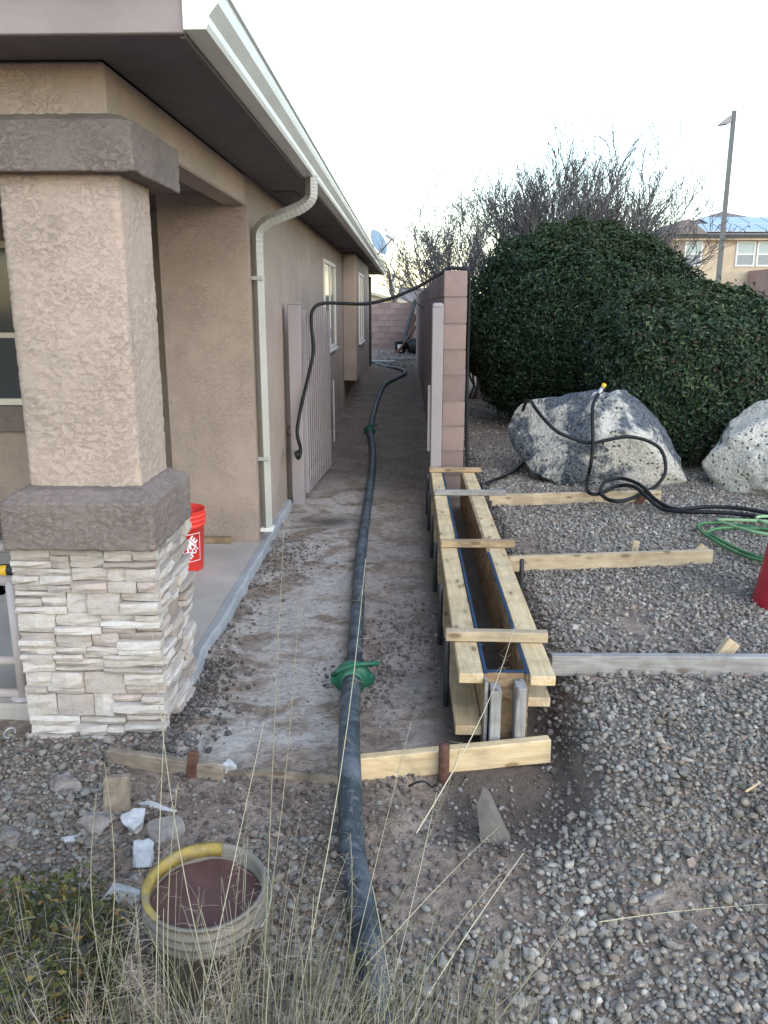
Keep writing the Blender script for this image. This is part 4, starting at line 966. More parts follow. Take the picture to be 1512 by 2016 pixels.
# ------------------------------------------------------------------ clipped shrubs
def leaf_mesh(P, Nrm, size, col, wratio=.5, fold=.35):
    n = len(P); up = rng.normal(size=(n, 3)); t = np.cross(Nrm, up); t /= np.linalg.norm(t, axis=1, keepdims=True) + 1e-9
    b = np.cross(Nrm, t); s = size[:, None]
    base = P - t * s * .5; tip = P + t * s * .5; lift = Nrm * s * fold * wratio
    le = P + b * s * wratio * .5 + lift; ri = P - b * s * wratio * .5 + lift
    V = np.stack([base, le, tip, ri], 1).reshape(-1, 3); i = np.arange(n)[:, None] * 4
    Fc = np.concatenate([i + np.array([[0, 2, 1]]), i + np.array([[0, 3, 2]])], 0); return V, Fc, np.repeat(col, 4, 0)
GREENS = .9 * np.array([(.024, .046, .020), (.034, .062, .026), (.017, .034, .017), (.05, .08, .03), (.03, .052, .032), (.085, .11, .045), (.07, .05, .035)])
GW = np.array([.27, .22, .24, .09, .12, .03, .04])
def shrub(name, outline, y, depth_r, label, n, seed, hfoot=.28, tint=(1, 1, 1)):
    PO = [AY(px, py, y) for (px, py) in outline]; c = (sum(p.x for p in PO) / len(PO), y + depth_r * .35, (max(p.z for p in PO) + min(p.z for p in PO)) / 2)
    rad = ((max(p.x for p in PO) - min(p.x for p in PO)) / 2, depth_r)
    oa = np.array([math.atan2(p.z - c[2], p.x - c[0]) for p in PO]); orr = np.array([math.hypot(p.z - c[2], p.x - c[0]) for p in PO]); oi = np.argsort(oa); oa = np.concatenate([oa[oi] - 2 * np.pi, oa[oi], oa[oi] + 2 * np.pi]); orr = np.tile(orr[oi], 3)
    t = thing(name, (c[0], c[1], .1), label, 'shrub'); r3 = np.random.default_rng(seed)
    d = r3.normal(size=(n, 3)); d /= np.linalg.norm(d, axis=1, keepdims=True); d[:, 2] = np.where(d[:, 2] < -.75, -d[:, 2], d[:, 2])
    def surf(d):
        th = np.arctan2(d[:, 2], d[:, 0]); k = np.interp(th, oa, orr); rho = np.sqrt(np.clip(1 - d[:, 1] ** 2, 0, 1)) ** .9; dy_ = np.sign(d[:, 1]) * np.abs(d[:, 1]) ** .95
        lump = 1 + (fbm(d[:, 0] * 2.2 + seed, d[:, 1] * 2.2, d[:, 2] * 2.2, seed, 3) - .5) * .10 + (fbm(d[:, 0] * 7, d[:, 1] * 7, d[:, 2] * 7, seed + 5, 4) - .5) * .26
        return np.stack([k * np.cos(th) * rho, dy_ * depth_r, k * np.sin(th) * rho], 1) * lump[:, None]
    s_ = surf(d); depth = 1 - np.abs(r3.normal(0, .055, n)) - (r3.uniform(0, 1, n) < .25) * r3.uniform(0, .12, n)
    P = s_ * depth[:, None] + np.array(c); ok = P[:, 2] > hfoot * r3.uniform(.7, 1.5, n); P, d = P[ok], d[ok]
    sprig = r3.uniform(0, 1, len(P)) < .045; P[sprig] += d[sprig] * r3.uniform(.01, .08, (sprig.sum(), 1))
    Nn_ = d * np.array([1, 1, 1.2]) + r3.normal(0, .55, P.shape); Nn_ /= np.linalg.norm(Nn_, axis=1, keepdims=True)
    col = GREENS[r3.choice(len(GREENS), len(P), p=GW / GW.sum())] * r3.uniform(.6, 1.3, (len(P), 1)) * (.72 + .5 * fbm(P[:, 0] * 3, P[:, 1] * 3, P[:, 2] * 3, seed + 9, 3))[:, None]
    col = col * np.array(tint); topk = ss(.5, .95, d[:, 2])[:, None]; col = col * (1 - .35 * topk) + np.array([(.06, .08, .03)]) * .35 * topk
    V, Fc, Cc = leaf_mesh(P, Nn_, r3.uniform(.032, .068, len(P)), col)
    mesh_obj('leaves', np_mesh('leaves', V, Fc, False, Cc), M['leaf'], t)
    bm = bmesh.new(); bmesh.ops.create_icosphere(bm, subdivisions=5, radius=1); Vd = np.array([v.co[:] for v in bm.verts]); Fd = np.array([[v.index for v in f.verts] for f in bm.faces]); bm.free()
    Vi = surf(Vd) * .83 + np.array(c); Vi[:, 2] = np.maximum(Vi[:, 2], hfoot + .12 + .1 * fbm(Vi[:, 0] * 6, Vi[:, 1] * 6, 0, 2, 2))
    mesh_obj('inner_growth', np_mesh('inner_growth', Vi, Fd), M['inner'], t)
    r4 = random.Random(seed)
    for i in range(9):
        a = r4.uniform(0, 6.28); k = r4.uniform(.2, .6); q = MB()
        x0, y0 = c[0] + .25 * math.cos(a), c[1] + .25 * math.sin(a); q.tube([(x0, y0, g1(x0, y0) - .05), (c[0] + rad[0] * k * .6 * math.cos(a), c[1] + rad[1] * k * .6 * math.sin(a), .3), (c[0] + rad[0] * k * math.cos(a), c[1] + rad[1] * k * math.sin(a), .8)], [.025, .02, .014], 6); q.obj('stem', M['bark'], t)
    return t
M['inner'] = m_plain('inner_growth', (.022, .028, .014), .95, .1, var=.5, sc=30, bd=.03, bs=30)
shrub('clipped_shrub', [(938, 720), (930, 640), (945, 560), (975, 505), (1030, 462), (1100, 435), (1180, 436), (1250, 455), (1310, 480), (1360, 520), (1395, 560), (1420, 620), (1425, 700), (1400, 800), (1330, 880), (1180, 890), (1040, 860), (970, 800)], 10.3, 1.1, 'tall rounded clipped evergreen shrub behind the grey boulder', 100000, 5, tint=(.80, .86, .80))  # darker tint stands in for the shadow crease between the two shrubs
shrub('clipped_shrub', [(1180, 740), (1183, 680), (1193, 632), (1222, 592), (1285, 566), (1350, 558), (1420, 562), (1480, 575), (1540, 590), (1600, 640), (1630, 740), (1600, 850), (1520, 930), (1400, 945), (1270, 930), (1200, 850)], 7.85, .85, 'lower broad clipped evergreen shrub in front of the tall one', 76000, 12, tint=(1.35, 1.25, 1.35))  # grey-green tint, lightened further to bring out the painted shadow crease
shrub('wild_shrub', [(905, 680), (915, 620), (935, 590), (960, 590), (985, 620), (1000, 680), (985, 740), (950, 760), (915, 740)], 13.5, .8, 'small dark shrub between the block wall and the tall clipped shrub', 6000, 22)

# ------------------------------------------------------------------ bare trees
def bare_tree(name, base, label, stems, height, spread, seed, levels=4, r0=.05, leafy=None, kids=(5, 6, 5), dens=1.0, lean=(0, 0), twl=.5, upb=.22, rmin=.005):
    r = random.Random(seed); t = thing(name, base, label, 'tree'); trunk = MB(); tw = MB(); tips = []
    def grow(p, d, L, rad, lv):
        n_ = 5 if lv < 2 else 4; P = [p]; R = [rad]; q = Vector(p); d = Vector(d).normalized()
        for i in range(n_):
            d = (d + Vector((r.gauss(0, .16), r.gauss(0, .16), r.gauss(0, .1) + upb * .25))).normalized(); q = q + d * L / n_; P.append(q.copy()); R.append(max(rad * (1 - .55 * (i + 1) / n_), rmin))
        (trunk if lv < 1 else tw).tube(P, R, 6 if lv < 1 else (4 if lv < 2 else 3), cap=False)
        if lv >= levels: tips.append((P[-1], d)); tips.append((P[2], d)); return
        k = max(2, int(kids[min(lv, len(kids) - 1)] * dens))
        for j in range(k):
            f = r.uniform(.28, 1.0) if lv else r.uniform(.35, 1.0); i = min(int(f * n_), n_ - 1); pp = P[i].lerp(P[i + 1], f * n_ - i)
            ax = Vector((r.gauss(0, 1), r.gauss(0, 1), r.gauss(0, .5))).normalized(); nd = (d + ax * r.uniform(.45, .95) + Vector((0, 0, upb))).normalized()
            grow(pp, nd, L * r.uniform(.42, .72) * (1 - .25 * f), R[i] * r.uniform(.55, .75), lv + 1)
    for s in range(stems):
        a = r.uniform(0, 6.283); sp__ = r.uniform(.15, 1) * spread
        grow(Vector(base) + Vector((.15 * math.cos(a), .15 * math.sin(a), -.1)), (math.cos(a) * sp__ + lean[0], math.sin(a) * sp__ + lean[1], 1), height * r.uniform(.5, .68), r0 * r.uniform(.6, 1), 0)
    trunk.obj('trunk', M['bark'], t)
    cr = tw.obj('branches', M['twig'], t)
    if leafy:
        P = np.array([p[0][:] for p in tips]); m_ = leafy[0]; ii = rng.integers(0, len(P), m_); Pp = P[ii] + rng.normal(0, leafy[1], (m_, 3))
        Nn_ = rng.normal(size=(m_, 3)); Nn_ /= np.linalg.norm(Nn_, axis=1, keepdims=True)
        V, Fc, Cc = leaf_mesh(Pp, Nn_, rng.uniform(.5, 1.2, m_) * leafy[2], np.array(leafy[3]) * rng.uniform(.6, 1.3, (m_, 1)), .4); mesh_obj('withered_leaves', np_mesh('withered_leaves', V, Fc, False, Cc), M['stalk'], t)
    return t
bt = AY(1112, 600, 13.0)
bare_tree('bare_tree', (bt.x, 13.0, .05), 'large bare many-stemmed tree rising behind the tall clipped shrub', 30, 3.95, .50, 35, 3, .042, (3500, .012, .045, (.10, .088, .08)), (7, 8, 7), rmin=.0042)
bt = AY(975, 600, 14.5)
bare_tree('bare_tree', (bt.x, 14.5, .05), 'thin bare tree between the block wall and the large bare tree', 7, 3.9, .45, 8, 3, .036, (1200, .012, .045, (.13, .11, .09)), (6, 6, 5), rmin=.0055)
bt = AY(815, 600, 33)
bare_tree('bare_tree', (bt.x, 33, .1), 'slender bare tree with a forked trunk beyond the end wall', 1, 5.2, .1, 19, 3, .11, None, (5, 4, 4), lean=(-.05, 0), upb=.15, rmin=.012)
bt = AY(880, 600, 30)
bare_tree('olive_tree', (bt.x, 31, .1), 'pale olive tree showing above the block wall', 5, 6.0, .55, 23, 3, .06, (3500, .12, .10, (.26, .25, .16)), (5, 5, 4), rmin=.01)
bt = AY(1345, 600, 20)
bare_tree('bare_tree', (bt.x, 20, .05), 'thin leafless sapling in front of the two-storey house', 6, 2.7, .6, 77, 2, .022, None, (7, 7), rmin=.006)

# ------------------------------------------------------------------ street lamp, houses beyond
lp = AY(1419, 500, 24)
lamp = thing('lamp_post', (lp.x, 24, 0), 'tall square grey lamp post behind the clipped shrubs', 'lamp post')
ztop = AY(1443, 218, 24).z
q = MB(); q.tube([(lp.x, 24, -.1), (lp.x, 24, ztop)], [1, .8], sq=(.06, .06)); q.obj('pole', m_plain('lamp_pole', (.10, .098, .095), .5, .4, var=.04), lamp)
q = MB(); q.prism([(-.02, -.10), (-.30, -.32), (-.33, -.36), (-.10, -.34), (-.02, -.30)], 'y', -.10, .10); q.obj('luminaire', M['gate'], lamp, .008, Matrix.Translation((lp.x - .06, 24, ztop)))
# two-storey house on the right
HY = 46.0
h2 = thing('house', (AY(1400, 550, HY).x, HY, 0), 'tan two-storey house with solar panels on its roof', 'house')
tan_ = m_stucco('tan_stucco', (.56, .44, .31), .3, .01); roofm = m_plain('grey_roof', (.20, .165, .15), .9, bd=.03, bs=6)
def hx(px): return AY(px, 500, HY).x
xl, xr = hx(1290), hx(1640); ze = AY(1400, 466, HY).z; zband = AY(1400, 473, HY).z
q = MB(); q.box(xl, xr, HY, HY + 11, -.1, zband); q.obj('wall', tan_, h2)
q = MB(); q.box(xl - .15, xr + .15, HY - .35, HY - .001, zband - .02, ze + .05); q.obj('eave_band', tan_, h2)
q = MB(); q.box(xl - .15, xr + .15, HY - .45, HY - .352, ze - .08, ze + .07); q.obj('gutter', M['dark'], h2)
zr = AY(1366, 424, HY + 5).z
q = MB(); V = [(xl - .3, HY - .4, ze + .07), (xr + .3, HY - .4, ze + .07), (xr + .3, HY + 11.4, ze + .07), (xl - .3, HY + 11.4, ze + .07), (xl + 5.2, HY + 5.5, zr + .25), (xr - 4, HY + 5.5, zr + .25)]
q.add(V, [(0, 1, 5, 4), (1, 2, 5), (2, 3, 4, 5), (3, 0, 4), (3, 2, 1, 0)]); rf = q.obj('roof', roofm, h2)
# small front gable
gl, gr_, gm = hx(1298), hx(1386), hx(1345); zg = AY(1345, 432, HY).z
q = MB(); q.add([(gl, HY - .5, ze + .09), (gr_, HY - .5, ze + .09), (gm, HY - .5, zg), (gl, HY + 4, ze + .09), (gr_, HY + 4, ze + .09), (gm, HY + 4, zg)], [(0, 1, 2), (5, 4, 3), (0, 2, 5, 3), (1, 4, 5, 2), (0, 3, 4, 1)]); q.obj('gable_roof', roofm, h2)
M['solar'] = m_plain('solar_glass', (.30, .36, .44), .15, .8, var=.05)
slope = (zr + .25 - (ze + .07)) / 5.9
def roofpt(x, v): return (x, HY - .4 + v, ze + .07 + slope * v + .12)
c = 0
for row in range(2):
    for col_ in range(9):
        x0 = hx(1372) + .15 + col_ * 1.12 + row * .9; v0 = .35 + row * 1.75
        if x0 + 1.05 > xr: continue
        q = MB(); p = [roofpt(x0, v0), roofpt(x0 + 1.06, v0), roofpt(x0 + 1.06, v0 + 1.68), roofpt(x0, v0 + 1.68)]
        q.add(p + [(a, b, z - .05) for (a, b, z) in p], [(0, 1, 2, 3), (7, 6, 5, 4), (0, 4, 5, 1), (1, 5, 6, 2), (2, 6, 7, 3), (3, 7, 4, 0)]); q.obj('solar_panel', M['solar'], h2)
M['shade'] = m_plain('window_shade', (.30, .36, .345), .3, .5, var=.06); M['shade_low'] = m_plain('window_lower', (.19, .215, .22), .3, .5, var=.1); wf = m_plain('white_frame', (.6, .59, .55), .5, .3, var=.03)
for (pa, pb, pc, pd) in ((1347, 1382, 475, 524), (1448, 1486, 475, 525), (1489, 1530, 475, 525)):
    x0, x1 = hx(pa), hx(pb); z1, z0 = AY(pa, pc, HY).z, AY(pa, pd, HY).z; zm = (z0 + z1) / 2 - .02; f = MB(); k = .09; y = HY
    f.box(x0, x1, y - .06, y - .001, z1 - k, z1); f.box(x0, x1, y - .06, y - .001, z0, z0 + k); f.box(x0, x0 + k, y - .06, y - .001, z0 + k, z1 - k); f.box(x1 - k, x1, y - .06, y - .001, z0 + k, z1 - k); f.box(x0 + k, x1 - k, y - .055, y - .001, zm - .04, zm + .04)
    wn_ = f.obj('window', wf, h2)
    for (a, b, mt) in ((zm + .04, z1 - k, M['shade']), (z0 + k, zm - .04, M['shade_low'])):
        p = MB(); p.box(x0 + k, x1 - k, y - .03, y - .002, a, b); p.obj('pane', mt, wn_)
q = MB(); q.box(hx(1476), hx(1640), HY - 3.5, HY - .07, -.1, AY(1480, 528, HY - 3.5).z); q.obj('lower_wing', m_stucco('rose_stucco', (.40, .27, .23), .3, .01), h2)
# low house beyond the end wall
NY = 44.0
h3 = thing('house', (-2.5, NY, 0), 'low cream house with a sloping roof beyond the end wall', 'house')
xa, xb = AY(640, 590, NY).x, AY(786, 590, NY).x; zc_ = AY(740, 592, NY).z
q = MB(); q.box(xa, xb, NY, NY + 8, -.1, zc_); q.obj('wall', m_stucco('cream_stucco', (.58, .48, .34), .3, .01), h3)
zz = AY(735, 556, NY).z; xo = AY(802, 597, NY).x
q = MB(); q.add([(xa - 3, NY - .3, zz + 1.0), (xo, NY - .3, zc_ - .05), (xo, NY + 8.3, zc_ - .05), (xa - 3, NY + 8.3, zz + 1.0), (xa - 3, NY - .3, zz + .85), (xo, NY - .3, zc_ - .2), (xo, NY + 8.3, zc_ - .2), (xa - 3, NY + 8.3, zz + .85)], [(0, 1, 2, 3), (7, 6, 5, 4), (0, 4, 5, 1), (1, 5, 6, 2), (2, 6, 7, 3), (3, 7, 4, 0)]); q.obj('roof', m_plain('tan_roof', (.42, .36, .27), .9, bd=.02, bs=8), h3)
q = MB(); q.prism([(xa - 3, zc_), (xo - .1, zc_), (xo - .1, zc_ + .001), (xa - 3, zz + .84)], 'y', NY - .01, NY + 7.9); q.obj('gable_wall', m_stucco('cream_stucco_gable', (.52, .43, .30), .3, .01), h3)
vp = AY(776, 570, NY + 3); q = MB(); q.tube([(vp.x, NY + 3, 1.5), (vp.x, NY + 3, AY(776, 532, NY + 3).z)], .05, 8); q.obj('vent_pipe', M['zinc'], h3)
q = MB(); xq = AY(790, 590, 40).x; zq = AY(800, 578, 40).z
h4 = thing('house', (xq + 2, 52, 0), 'dark roofed house showing just above the end wall', 'house')
q.box(xq, xq + 1.4, 52, 58, -.1, AY(800, 594, 52).z); q.obj('wall', M['stucco_wall'], h4)
zq1 = AY(800, 594, 52).z; zq2 = AY(800, 578, 52).z + .4
q = MB(); q.prism([(51.6, zq1), (55, zq2), (58.4, zq1)], 'x', xq - .3, xq + 1.7); q.obj('roof', roofm, h4)

# satellite dish
SY = 17.0; d0 = AY(742, 478, SY)
dish = thing('satellite_dish', (d0.x, SY, 2.6), 'grey-blue satellite dish on the roof edge above the gutter', 'satellite dish')
ctr = Vector((d0.x, SY, d0.z)); nrm = Vector((.82, -.42, .38)).normalized()
Mx = axis_matrix(ctr, ctr + nrm) @ Matrix.Rotation(math.pi / 2, 4, 'Y')
q = MB(); q.lathe([(0, 0), (.1, .006), (.2, .024), (.29, .05), (.30, .048), (.2, .016), (.1, -.003), (0, -.01)], 32); q.obj('reflector', m_plain('dish_paint', (.24, .32, .38), .5, .3, var=.05), dish, M=Mx @ Matrix.Scale(.85, 4, (1, 0, 0)))
low = AY(744, 501, SY); tip = AY(774, 468, SY - .25)
q = MB(); q.tube([low, tip], .018, 8); ar = q.obj('arm', M['gate'], dish)
q = MB(); q.tube([tip + Vector((.03, 0, -.02)), tip + Vector((-.14, .02, .05))], [.05, .035], 10); q.obj('receiver', m_plain('receiver', (.55, .54, .5), .5), dish)
q = MB(); q.tube([ctr - nrm * .01, ctr - nrm * .12, (ctr.x - .25, SY, 2.55)], .025, 8); q.obj('mast', M['zinc'], dish)

# clutter at the far end of the alley
fp = G(786, 702, .1); q = MB(); q.lathe([(0, 0), (.14, 0), (.16, .36), (.165, .37), (.15, .37), (.13, .03), (0, .03)], 20)
fb = thing('black_bucket', (fp.x, 26.9, .1), 'black bucket with a white label by the end wall', 'bucket'); q.obj('body', M['dark'], fb, M=Matrix.Translation((fp.x, 26.9, .1)))
q = MB(); q.lathe([(.153, .05), (.166, .28)], 8, a0=-2.0, a1=-1.1); q.obj('label_patch', M['white_print'], fb, M=Matrix.Translation((fp.x, 26.9, .1)))
bmv = MB()
V0, F0 = TEMPL[1]; bg_ = V0 * np.array([.42, .35, .30]); bg_ = bg_ * (1 + (fbm(V0[:, 0] * 3, V0[:, 1] * 3, V0[:, 2] * 3, 3, 3)[:, None] - .5) * .7); bg_[:, 2] = np.maximum(bg_[:, 2], -.2)
bmv.add((bg_ + np.array([fp.x + .55, 26.9, .30])).tolist(), F0.tolist(), True); tag(bmv.obj('rubbish_bag', M['dark']), 'black rubbish bag slumped beside the black bucket', 'bag')
for i, (dx, h_, lab) in enumerate(((.0, 1.75, 'tallest dark plank leaning on the wall at the alley end'), (.12, 1.3, 'middle dark plank leaning on the wall at the alley end'), (-.12, .95, 'shortest dark plank leaning on the wall at the alley end'))):
    tag(board('leaning_plank', (-.22 + dx, 27.2 - i * .25, .1), (.262, 27.4 - i * .25, h_), .16, .035, M['rust'] if i else M['dark'], up=(-.5, -.4, .5)), lab, 'plank', 'planks leaning at the alley end')
pb = G(788, 712, .08); tag(board('white_board', (pb.x - .35, 24.6, .09), (pb.x + .5, 24.5, .10), .12, .03, M['plaster']), 'pale board lying on the rubble at the alley end', 'board')
pb = G(745, 712, .0); tag(board('pale_strip', (pb.x - .2, 23.4, .09), (pb.x + .5, 23.2, .09), .3, .02, M['plaster']), 'pale flat strip under the far bend of the pump hose', 'board')

# ------------------------------------------------------------------ foreground: bucket, rubble, scraps
M['mud'] = m_plain('red_brown_slurry', (.092, .046, .038), .55, .35, var=.25, sc=12, bd=.006, bs=40)
M['cream_plastic'] = m_plain('cream_plastic', (.185, .162, .13), .55, .3, var=.25, sc=10, dirt=.6); M['yellow_rim'] = m_plain('yellow_rim', (.30, .22, .06), .6, .25, var=.35, sc=25, dirt=.7)
bp = AY(402, 1728, 1.815); bz = bp.z - .365
fbk, _m = bucket('bucket', (bp.x, bp.y, bz), M['cream_plastic'], 'dirty cream bucket with yellow rim and reddish slurry in the foreground', math.radians(-22), fill=(M['mud'], .88, .012), rim=(M['yellow_rim'], math.radians(85), math.radians(235)), wire_drop=math.radians(-14), wire=M['zinc'], r0=.128, r1=.147, tilt=(.06, .02, 0))
def chunk(name, px, py, sx, sy, sz, mat, label, cat, seed, rz=0.0, tilt=0.0, sub=3):
    p = G(px, py, 0); 
    for _ in range(4): p = G(px, py, g1(p.x, p.y) + sz * .3)
    bm = bmesh.new(); bmesh.ops.create_icosphere(bm, subdivisions=sub, radius=1); V = np.array([v.co[:] for v in bm.verts]); Fd = np.array([[v.index for v in f.verts] for f in bm.faces]); bm.free()
    rg = np.random.default_rng(seed); q_ = 4; V = V * ((np.abs(V) ** q_).sum(1) ** (-1 / q_))[:, None]
    for k in range(8):
        a = rg.normal(size=3); a /= np.linalg.norm(a); d = V @ a; V = V - np.clip(d - np.quantile(d, .76), 0, None)[:, None] * a
    V = V * (1 + (fbm(V[:, 0] * 2 + seed, V[:, 1] * 2, V[:, 2] * 2, seed, 4)[:, None] - .5) * .5) * np.array([sx, sy, sz])
    me = np_mesh(name, V, Fd, False); return tag(mesh_obj(name, me, mat, None, Matrix.Translation(p) @ Euler((tilt, tilt * .5, rz)).to_matrix().to_4x4()), label, cat)
chunk('plaster_chunk', 132, 1652, .048, .03, .022, M['plaster'], 'small white plaster chunk furthest left on the gravel', 'rubble', 1, .3)
chunk('plaster_chunk', 310, 1588, .075, .016, .02, M['plaster'], 'long thin white plaster sliver behind the foreground bucket', 'rubble', 2, -.35)
chunk('plaster_chunk', 268, 1625, .058, .045, .034, M['plaster'], 'grey-white plaster chunk below the upright wood offcut', 'rubble', 3, .5, .3)
chunk('plaster_chunk', 283, 1690, .055, .065, .045, M['plaster'], 'wedge of white plaster touching the bucket rim from behind', 'rubble', 4, .9, .4)
chunk('plaster_chunk', 236, 1752, .07, .045, .035, M['plaster'], 'flat white plaster chunk just left of the bucket', 'rubble', 6, .1)
chunk('plaster_chunk', 190, 1625, .08, .065, .05, M['greyrock'], 'dusty grey rubble lump left of the wood offcut', 'rubble', 17, .4)
chunk('rock', 438, 1520, .045, .036, .045, M['plaster'], 'pale angular rock leaning on the weathered edge board', 'rock', 7, .4, .4)
chunk('rock', 122, 1545, .075, .06, .05, M['greyrock'], 'brown rounded rock on the gravel left of the pillar board', 'rock', 8, .2)
chunk('rock', 328, 1632, .055, .048, .045, M['greyrock'], 'brown rock right of the plaster pieces', 'rock', 9, .5)
chunk('rock', 12, 1640, .05, .05, .03, M['greyrock'], 'grey flat rock at the left edge of the gravel', 'rock', 15, .5)
chunk('rock', 1290, 1760, .05, .035, .012, M['greyrock'], 'flat half-buried grey rock in the right foreground gravel', 'rock', 18, .5)
p = G(238, 1598, -.02); tag(board('wood_offcut', (p.x - .015, p.y, -.03), (p.x - .01, p.y + .02, .10), .085, .035, M['edge_used'], up=(.35, -1, 0)), 'upright square wood offcut among the plaster pieces', 'wood offcut')
wp = [AY(px, py, 2.28) for (px, py) in ((941, 1598), (950, 1582), (962, 1590), (1000, 1655), (990, 1676), (945, 1650))]
q = MB(); q.add([(p.x, 2.28 + (p.z) * .55, p.z) for p in wp] + [(p.x + .008, 2.302 + p.z * .55, p.z + .012) for p in wp], [(5, 4, 3, 2, 1, 0), (6, 7, 8, 9, 10, 11)] + [(k, (k + 1) % 6, 6 + (k + 1) % 6, 6 + k) for k in range(6)])
tag(q.obj('wedge_board', m_plain('weathered_wood', (.12, .105, .09), .9, .2, var=.3, sc=14, bd=.003, bs=50)), 'grey broken board half buried in the gravel before the wall form', 'board')
p0 = G(1462, 1606, .0); p1 = G(1490, 1592, .0); tag(board('wood_splinter', (p0.x, p0.y, g1(p0.x, p0.y) + .03), (p1.x, p1.y, g1(p1.x, p1.y) + .034), .009, .005, M['pine']), 'pale wood splinter lying on the right foreground gravel', 'splinter')
pt = G(20, 1462, 0); q = MB(); q.tube(crom([(pt.x + .02 * math.cos(a), pt.y + .006 + .02 * math.sin(a), g1(pt.x, pt.y) + .035 + .01 * math.sin(a)) for a in np.linspace(0, 5, 8)], 4), .003, 6); tag(q.obj('wire_ring', M['zinc']), 'small curled wire on the gravel below the railing', 'wire')

# ------------------------------------------------------------------ foreground plants
ylw = thing('yellow_shrub', (-.95, 1.62, -.1), 'low yellow-green leafy shrub at the lower left corner', 'shrub')
n = 3600; cxy = np.array([-.93, 1.68]); d = rng.normal(size=(n, 3)); d /= np.linalg.norm(d, axis=1, keepdims=True); rr = rng.uniform(.45, 1, n) ** .5
P = d * rr[:, None] * np.array([.25, .24, .20]) * (1 + (fbm(d[:, 0] * 3, d[:, 1] * 3, d[:, 2] * 3, 4, 2)[:, None] - .5) * .6); P += np.array([cxy[0], cxy[1], .02]); P = P[P[:, 2] > -.12]
yc = np.array([(.05, .058, .02), (.075, .08, .026), (.15, .115, .035), (.03, .036, .016), (.18, .09, .035)]); col = yc[rng.choice(5, len(P), p=[.34, .28, .13, .2, .05])] * rng.uniform(.7, 1.3, (len(P), 1))
Nn_ = rng.normal(size=P.shape) + np.array([0, -.3, .8]); Nn_ /= np.linalg.norm(Nn_, axis=1, keepdims=True)
V, Fc, Cc = leaf_mesh(P, Nn_, rng.uniform(.012, .03, len(P)), col, .5); mesh_obj('leaves', np_mesh('leaves', V, Fc, False, Cc), M['leaf'], ylw)
for i in range(14):
    a = rnd.uniform(0, 6.28); q = MB(); q.tube([(cxy[0], cxy[1], -.14), (cxy[0] + .1 * math.cos(a), cxy[1] + .1 * math.sin(a), 0), (cxy[0] + .2 * math.cos(a), cxy[1] + .2 * math.sin(a), .12)], [.005, .004, .002], 5); q.obj('stem', M['bark'], ylw)

def ribbons(segs):
    """segs: list of (points (k,3), halfwidths (k,), colour) -> thin three-sided stalks"""
    Vl, Fl, Cl_, o_ = [], [], [], 0
    for (P, Wd, col) in segs:
        P = np.asarray(P); k = len(P); t = np.gradient(P, axis=0); t /= np.linalg.norm(t, axis=1, keepdims=True) + 1e-9
        u = np.cross(t, np.array([.3, 1, .2])); u /= np.linalg.norm(u, axis=1, keepdims=True) + 1e-9; v = np.cross(t, u)
        ring = [P + (u * math.cos(a) + v * math.sin(a)) * Wd[:, None] for a in (0, 2.094, 4.189)]
        Vl.append(np.stack(ring, 1).reshape(-1, 3)); i = np.arange(k - 1)[:, None] * 3
        for a in range(3):
            b = (a + 1) % 3; Fl.append(np.concatenate([i + a, i + b, i + 3 + b, i + 3 + a], 1) + o_)
        Cl_.append(np.tile(col, (k * 3, 1))); o_ += k * 3
    return np.concatenate(Vl), np.concatenate(Fl), np.concatenate(Cl_)
STRAW = np.array([(.40, .355, .24), (.33, .295, .19), (.47, .42, .30), (.22, .215, .12), (.14, .15, .075), (.29, .245, .165)])
SWt = [.24, .2, .14, .18, .14, .1]
segs = []
def stalk(x, y, L, az, lean, wid, col, droop=.15, k=7):
    z = -.14 + rnd.uniform(-.02, .02); P = []; p = np.array([x, y, z]); el = math.pi / 2 - lean
    for i in range(k):
        P.append(p.copy()); e = el - droop * (i / k) ** 1.6; p = p + np.array([math.cos(az) * math.cos(e), math.sin(az) * math.cos(e), math.sin(e)]) * L / (k - 1)
    segs.append((np.array(P), np.linspace(wid, wid * .3, k), col)); return np.array(P)
def pick(): return STRAW[rng.choice(6, p=SWt)] * rng.uniform(.75, 1.2)
def tuft(cx, cy, n, Lm, rad, lean_m, heads=.12, azb=None):
    for i in range(n):
        a = rng.uniform(0, 6.283); r_ = rad * math.sqrt(rng.uniform(0, 1)); az = a if azb is None else rng.normal(azb, .9)
        L = Lm * rng.uniform(.45, 1.25); P = stalk(cx + r_ * math.cos(a), cy + r_ * math.sin(a), L, az, abs(rng.normal(0, lean_m)), (rng.uniform(.0009, .0018) if rng.uniform() < .8 else rng.uniform(.002, .0032)), pick(), rng.uniform(.05, .5))
        if rng.uniform() < heads:
            for j in range(26):
                t = rng.uniform(.55, 1); b = P[min(int(t * 6), 5)] * (1 - (t * 6 % 1)) + P[min(int(t * 6) + 1, 6)] * (t * 6 % 1)
                dd = rng.normal(size=3); dd[2] = abs(dd[2]) * .6; dd /= np.linalg.norm(dd); l = rng.uniform(.015, .06)
                segs.append((np.stack([b, b + dd * l * .6, b + dd * l + np.array([0, 0, -.004])]), np.array([.0004, .0004, .0003]), np.array((.42, .34, .27)) * rng.uniform(.6, 1.1)))
tuft(-.10, 1.42, 240, .36, .15, .30, .08, .9)
tuft(-.32, 1.45, 210, .38, .17, .26, .12)
tuft(-.55, 1.45, 160, .36, .16, .26, .14)
tuft(-.78, 1.50, 110, .36, .15, .24, .14)
tuft(.12, 1.42, 130, .34, .14, .40, .08, .5)
tuft(.30, 1.38, 80, .30, .12, .50, .05, .3)
tuft(-.42, 1.60, 55, .40, .2, .22, .4)
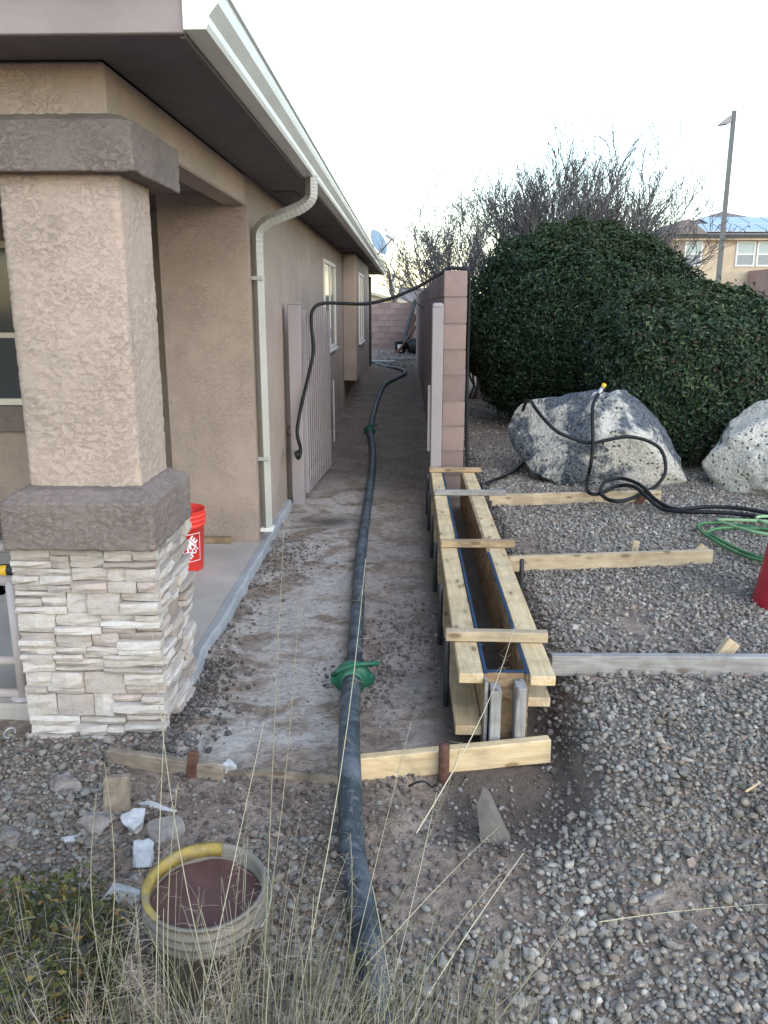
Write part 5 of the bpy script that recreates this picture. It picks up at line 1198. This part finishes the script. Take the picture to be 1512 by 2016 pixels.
# tall single stalks that cross the picture
for (px0, py0, px1, py1, yb, yt) in ((360, 2016, 520, 1420, 1.45, 1.9), (330, 2016, 350, 1540, 1.48, 1.7), (300, 2016, 325, 1400, 1.5, 1.9), (470, 2016, 490, 1600, 1.5, 1.8), (560, 2016, 720, 1100, 1.5, 2.1), (650, 2016, 810, 1420, 1.5, 2.1), (480, 2000, 590, 1180, 1.5, 2.1), (820, 1640, 1020, 1210, 1.75, 2.35), (640, 1960, 910, 1460, 1.6, 2.2), (700, 2016, 1000, 1700, 1.45, 1.75), (760, 2000, 1030, 1680, 1.5, 1.9), (180, 2016, 205, 1500, 1.5, 1.75), (230, 1980, 190, 1560, 1.5, 1.75), (510, 2016, 560, 1020, 1.5, 2.2), (720, 2016, 860, 1560, 1.45, 1.8), (360, 1960, 880, 1790, 1.5, 1.62), (720, 1900, 985, 1625, 1.6, 2.0), (640, 2016, 690, 1640, 1.5, 1.7), (440, 2016, 300, 1250, 1.5, 1.9), (870, 2016, 1130, 1800, 1.42, 1.6), (1180, 1815, 1500, 1780, 1.75, 1.8)):
    a = np.array(AY(px0, py0, yb)); b = np.array(AY(px1, py1, yt)); a[2] = min(a[2], -.05) if py0 > 1900 else a[2]; k = 9; t = np.linspace(0, 1, k)[:, None]
    mid = np.array([rng.normal(0, .02), 0, rng.uniform(-.01, .03)]); P = a * (1 - t) + b * t + mid * np.sin(t * np.pi); segs.append((P, np.linspace(.0019, .0008, k), pick() * 1.15))
    for j in range(30):
        q_ = rng.uniform(.55, 1); bb = a * (1 - q_) + b * q_ + mid * math.sin(q_ * math.pi); dd = rng.normal(size=3); dd /= np.linalg.norm(dd); l = rng.uniform(.01, .04)
        segs.append((np.stack([bb, bb + dd * l * .5, bb + dd * l]), np.array([.0004, .0004, .0003]), np.array((.40, .33, .25)) * rng.uniform(.6, 1.1)))
V, Fc, Cc = ribbons(segs)
tag(mesh_obj('dry_grass', np_mesh('dry_grass', V, Fc, True, Cc), M['stalk']), 'tall dry bunch grass with straw stalks along the bottom foreground', 'grass', kind='stuff')
# leaf litter under the shrubs
n = 900; x = rng.uniform(.55, 2.6, n); y = rng.uniform(6.9, 11.5, n); P = np.stack([x, y, gz(x, y) + .03 + rng.uniform(0, .03, n)], 1)
Nn_ = rng.normal(0, .6, (n, 3)) + np.array([0, 0, 1]); Nn_ /= np.linalg.norm(Nn_, axis=1, keepdims=True)
V, Fc, Cc = leaf_mesh(P, Nn_, rng.uniform(.02, .05, n), np.array([(.30, .27, .22)]) * rng.uniform(.4, 1.3, (n, 1)))
tag(mesh_obj('leaf_litter', np_mesh('leaf_litter', V, Fc, False, Cc), M['stalk']), 'dry fallen leaves on the gravel under the shrubs', 'leaf litter', kind='stuff')
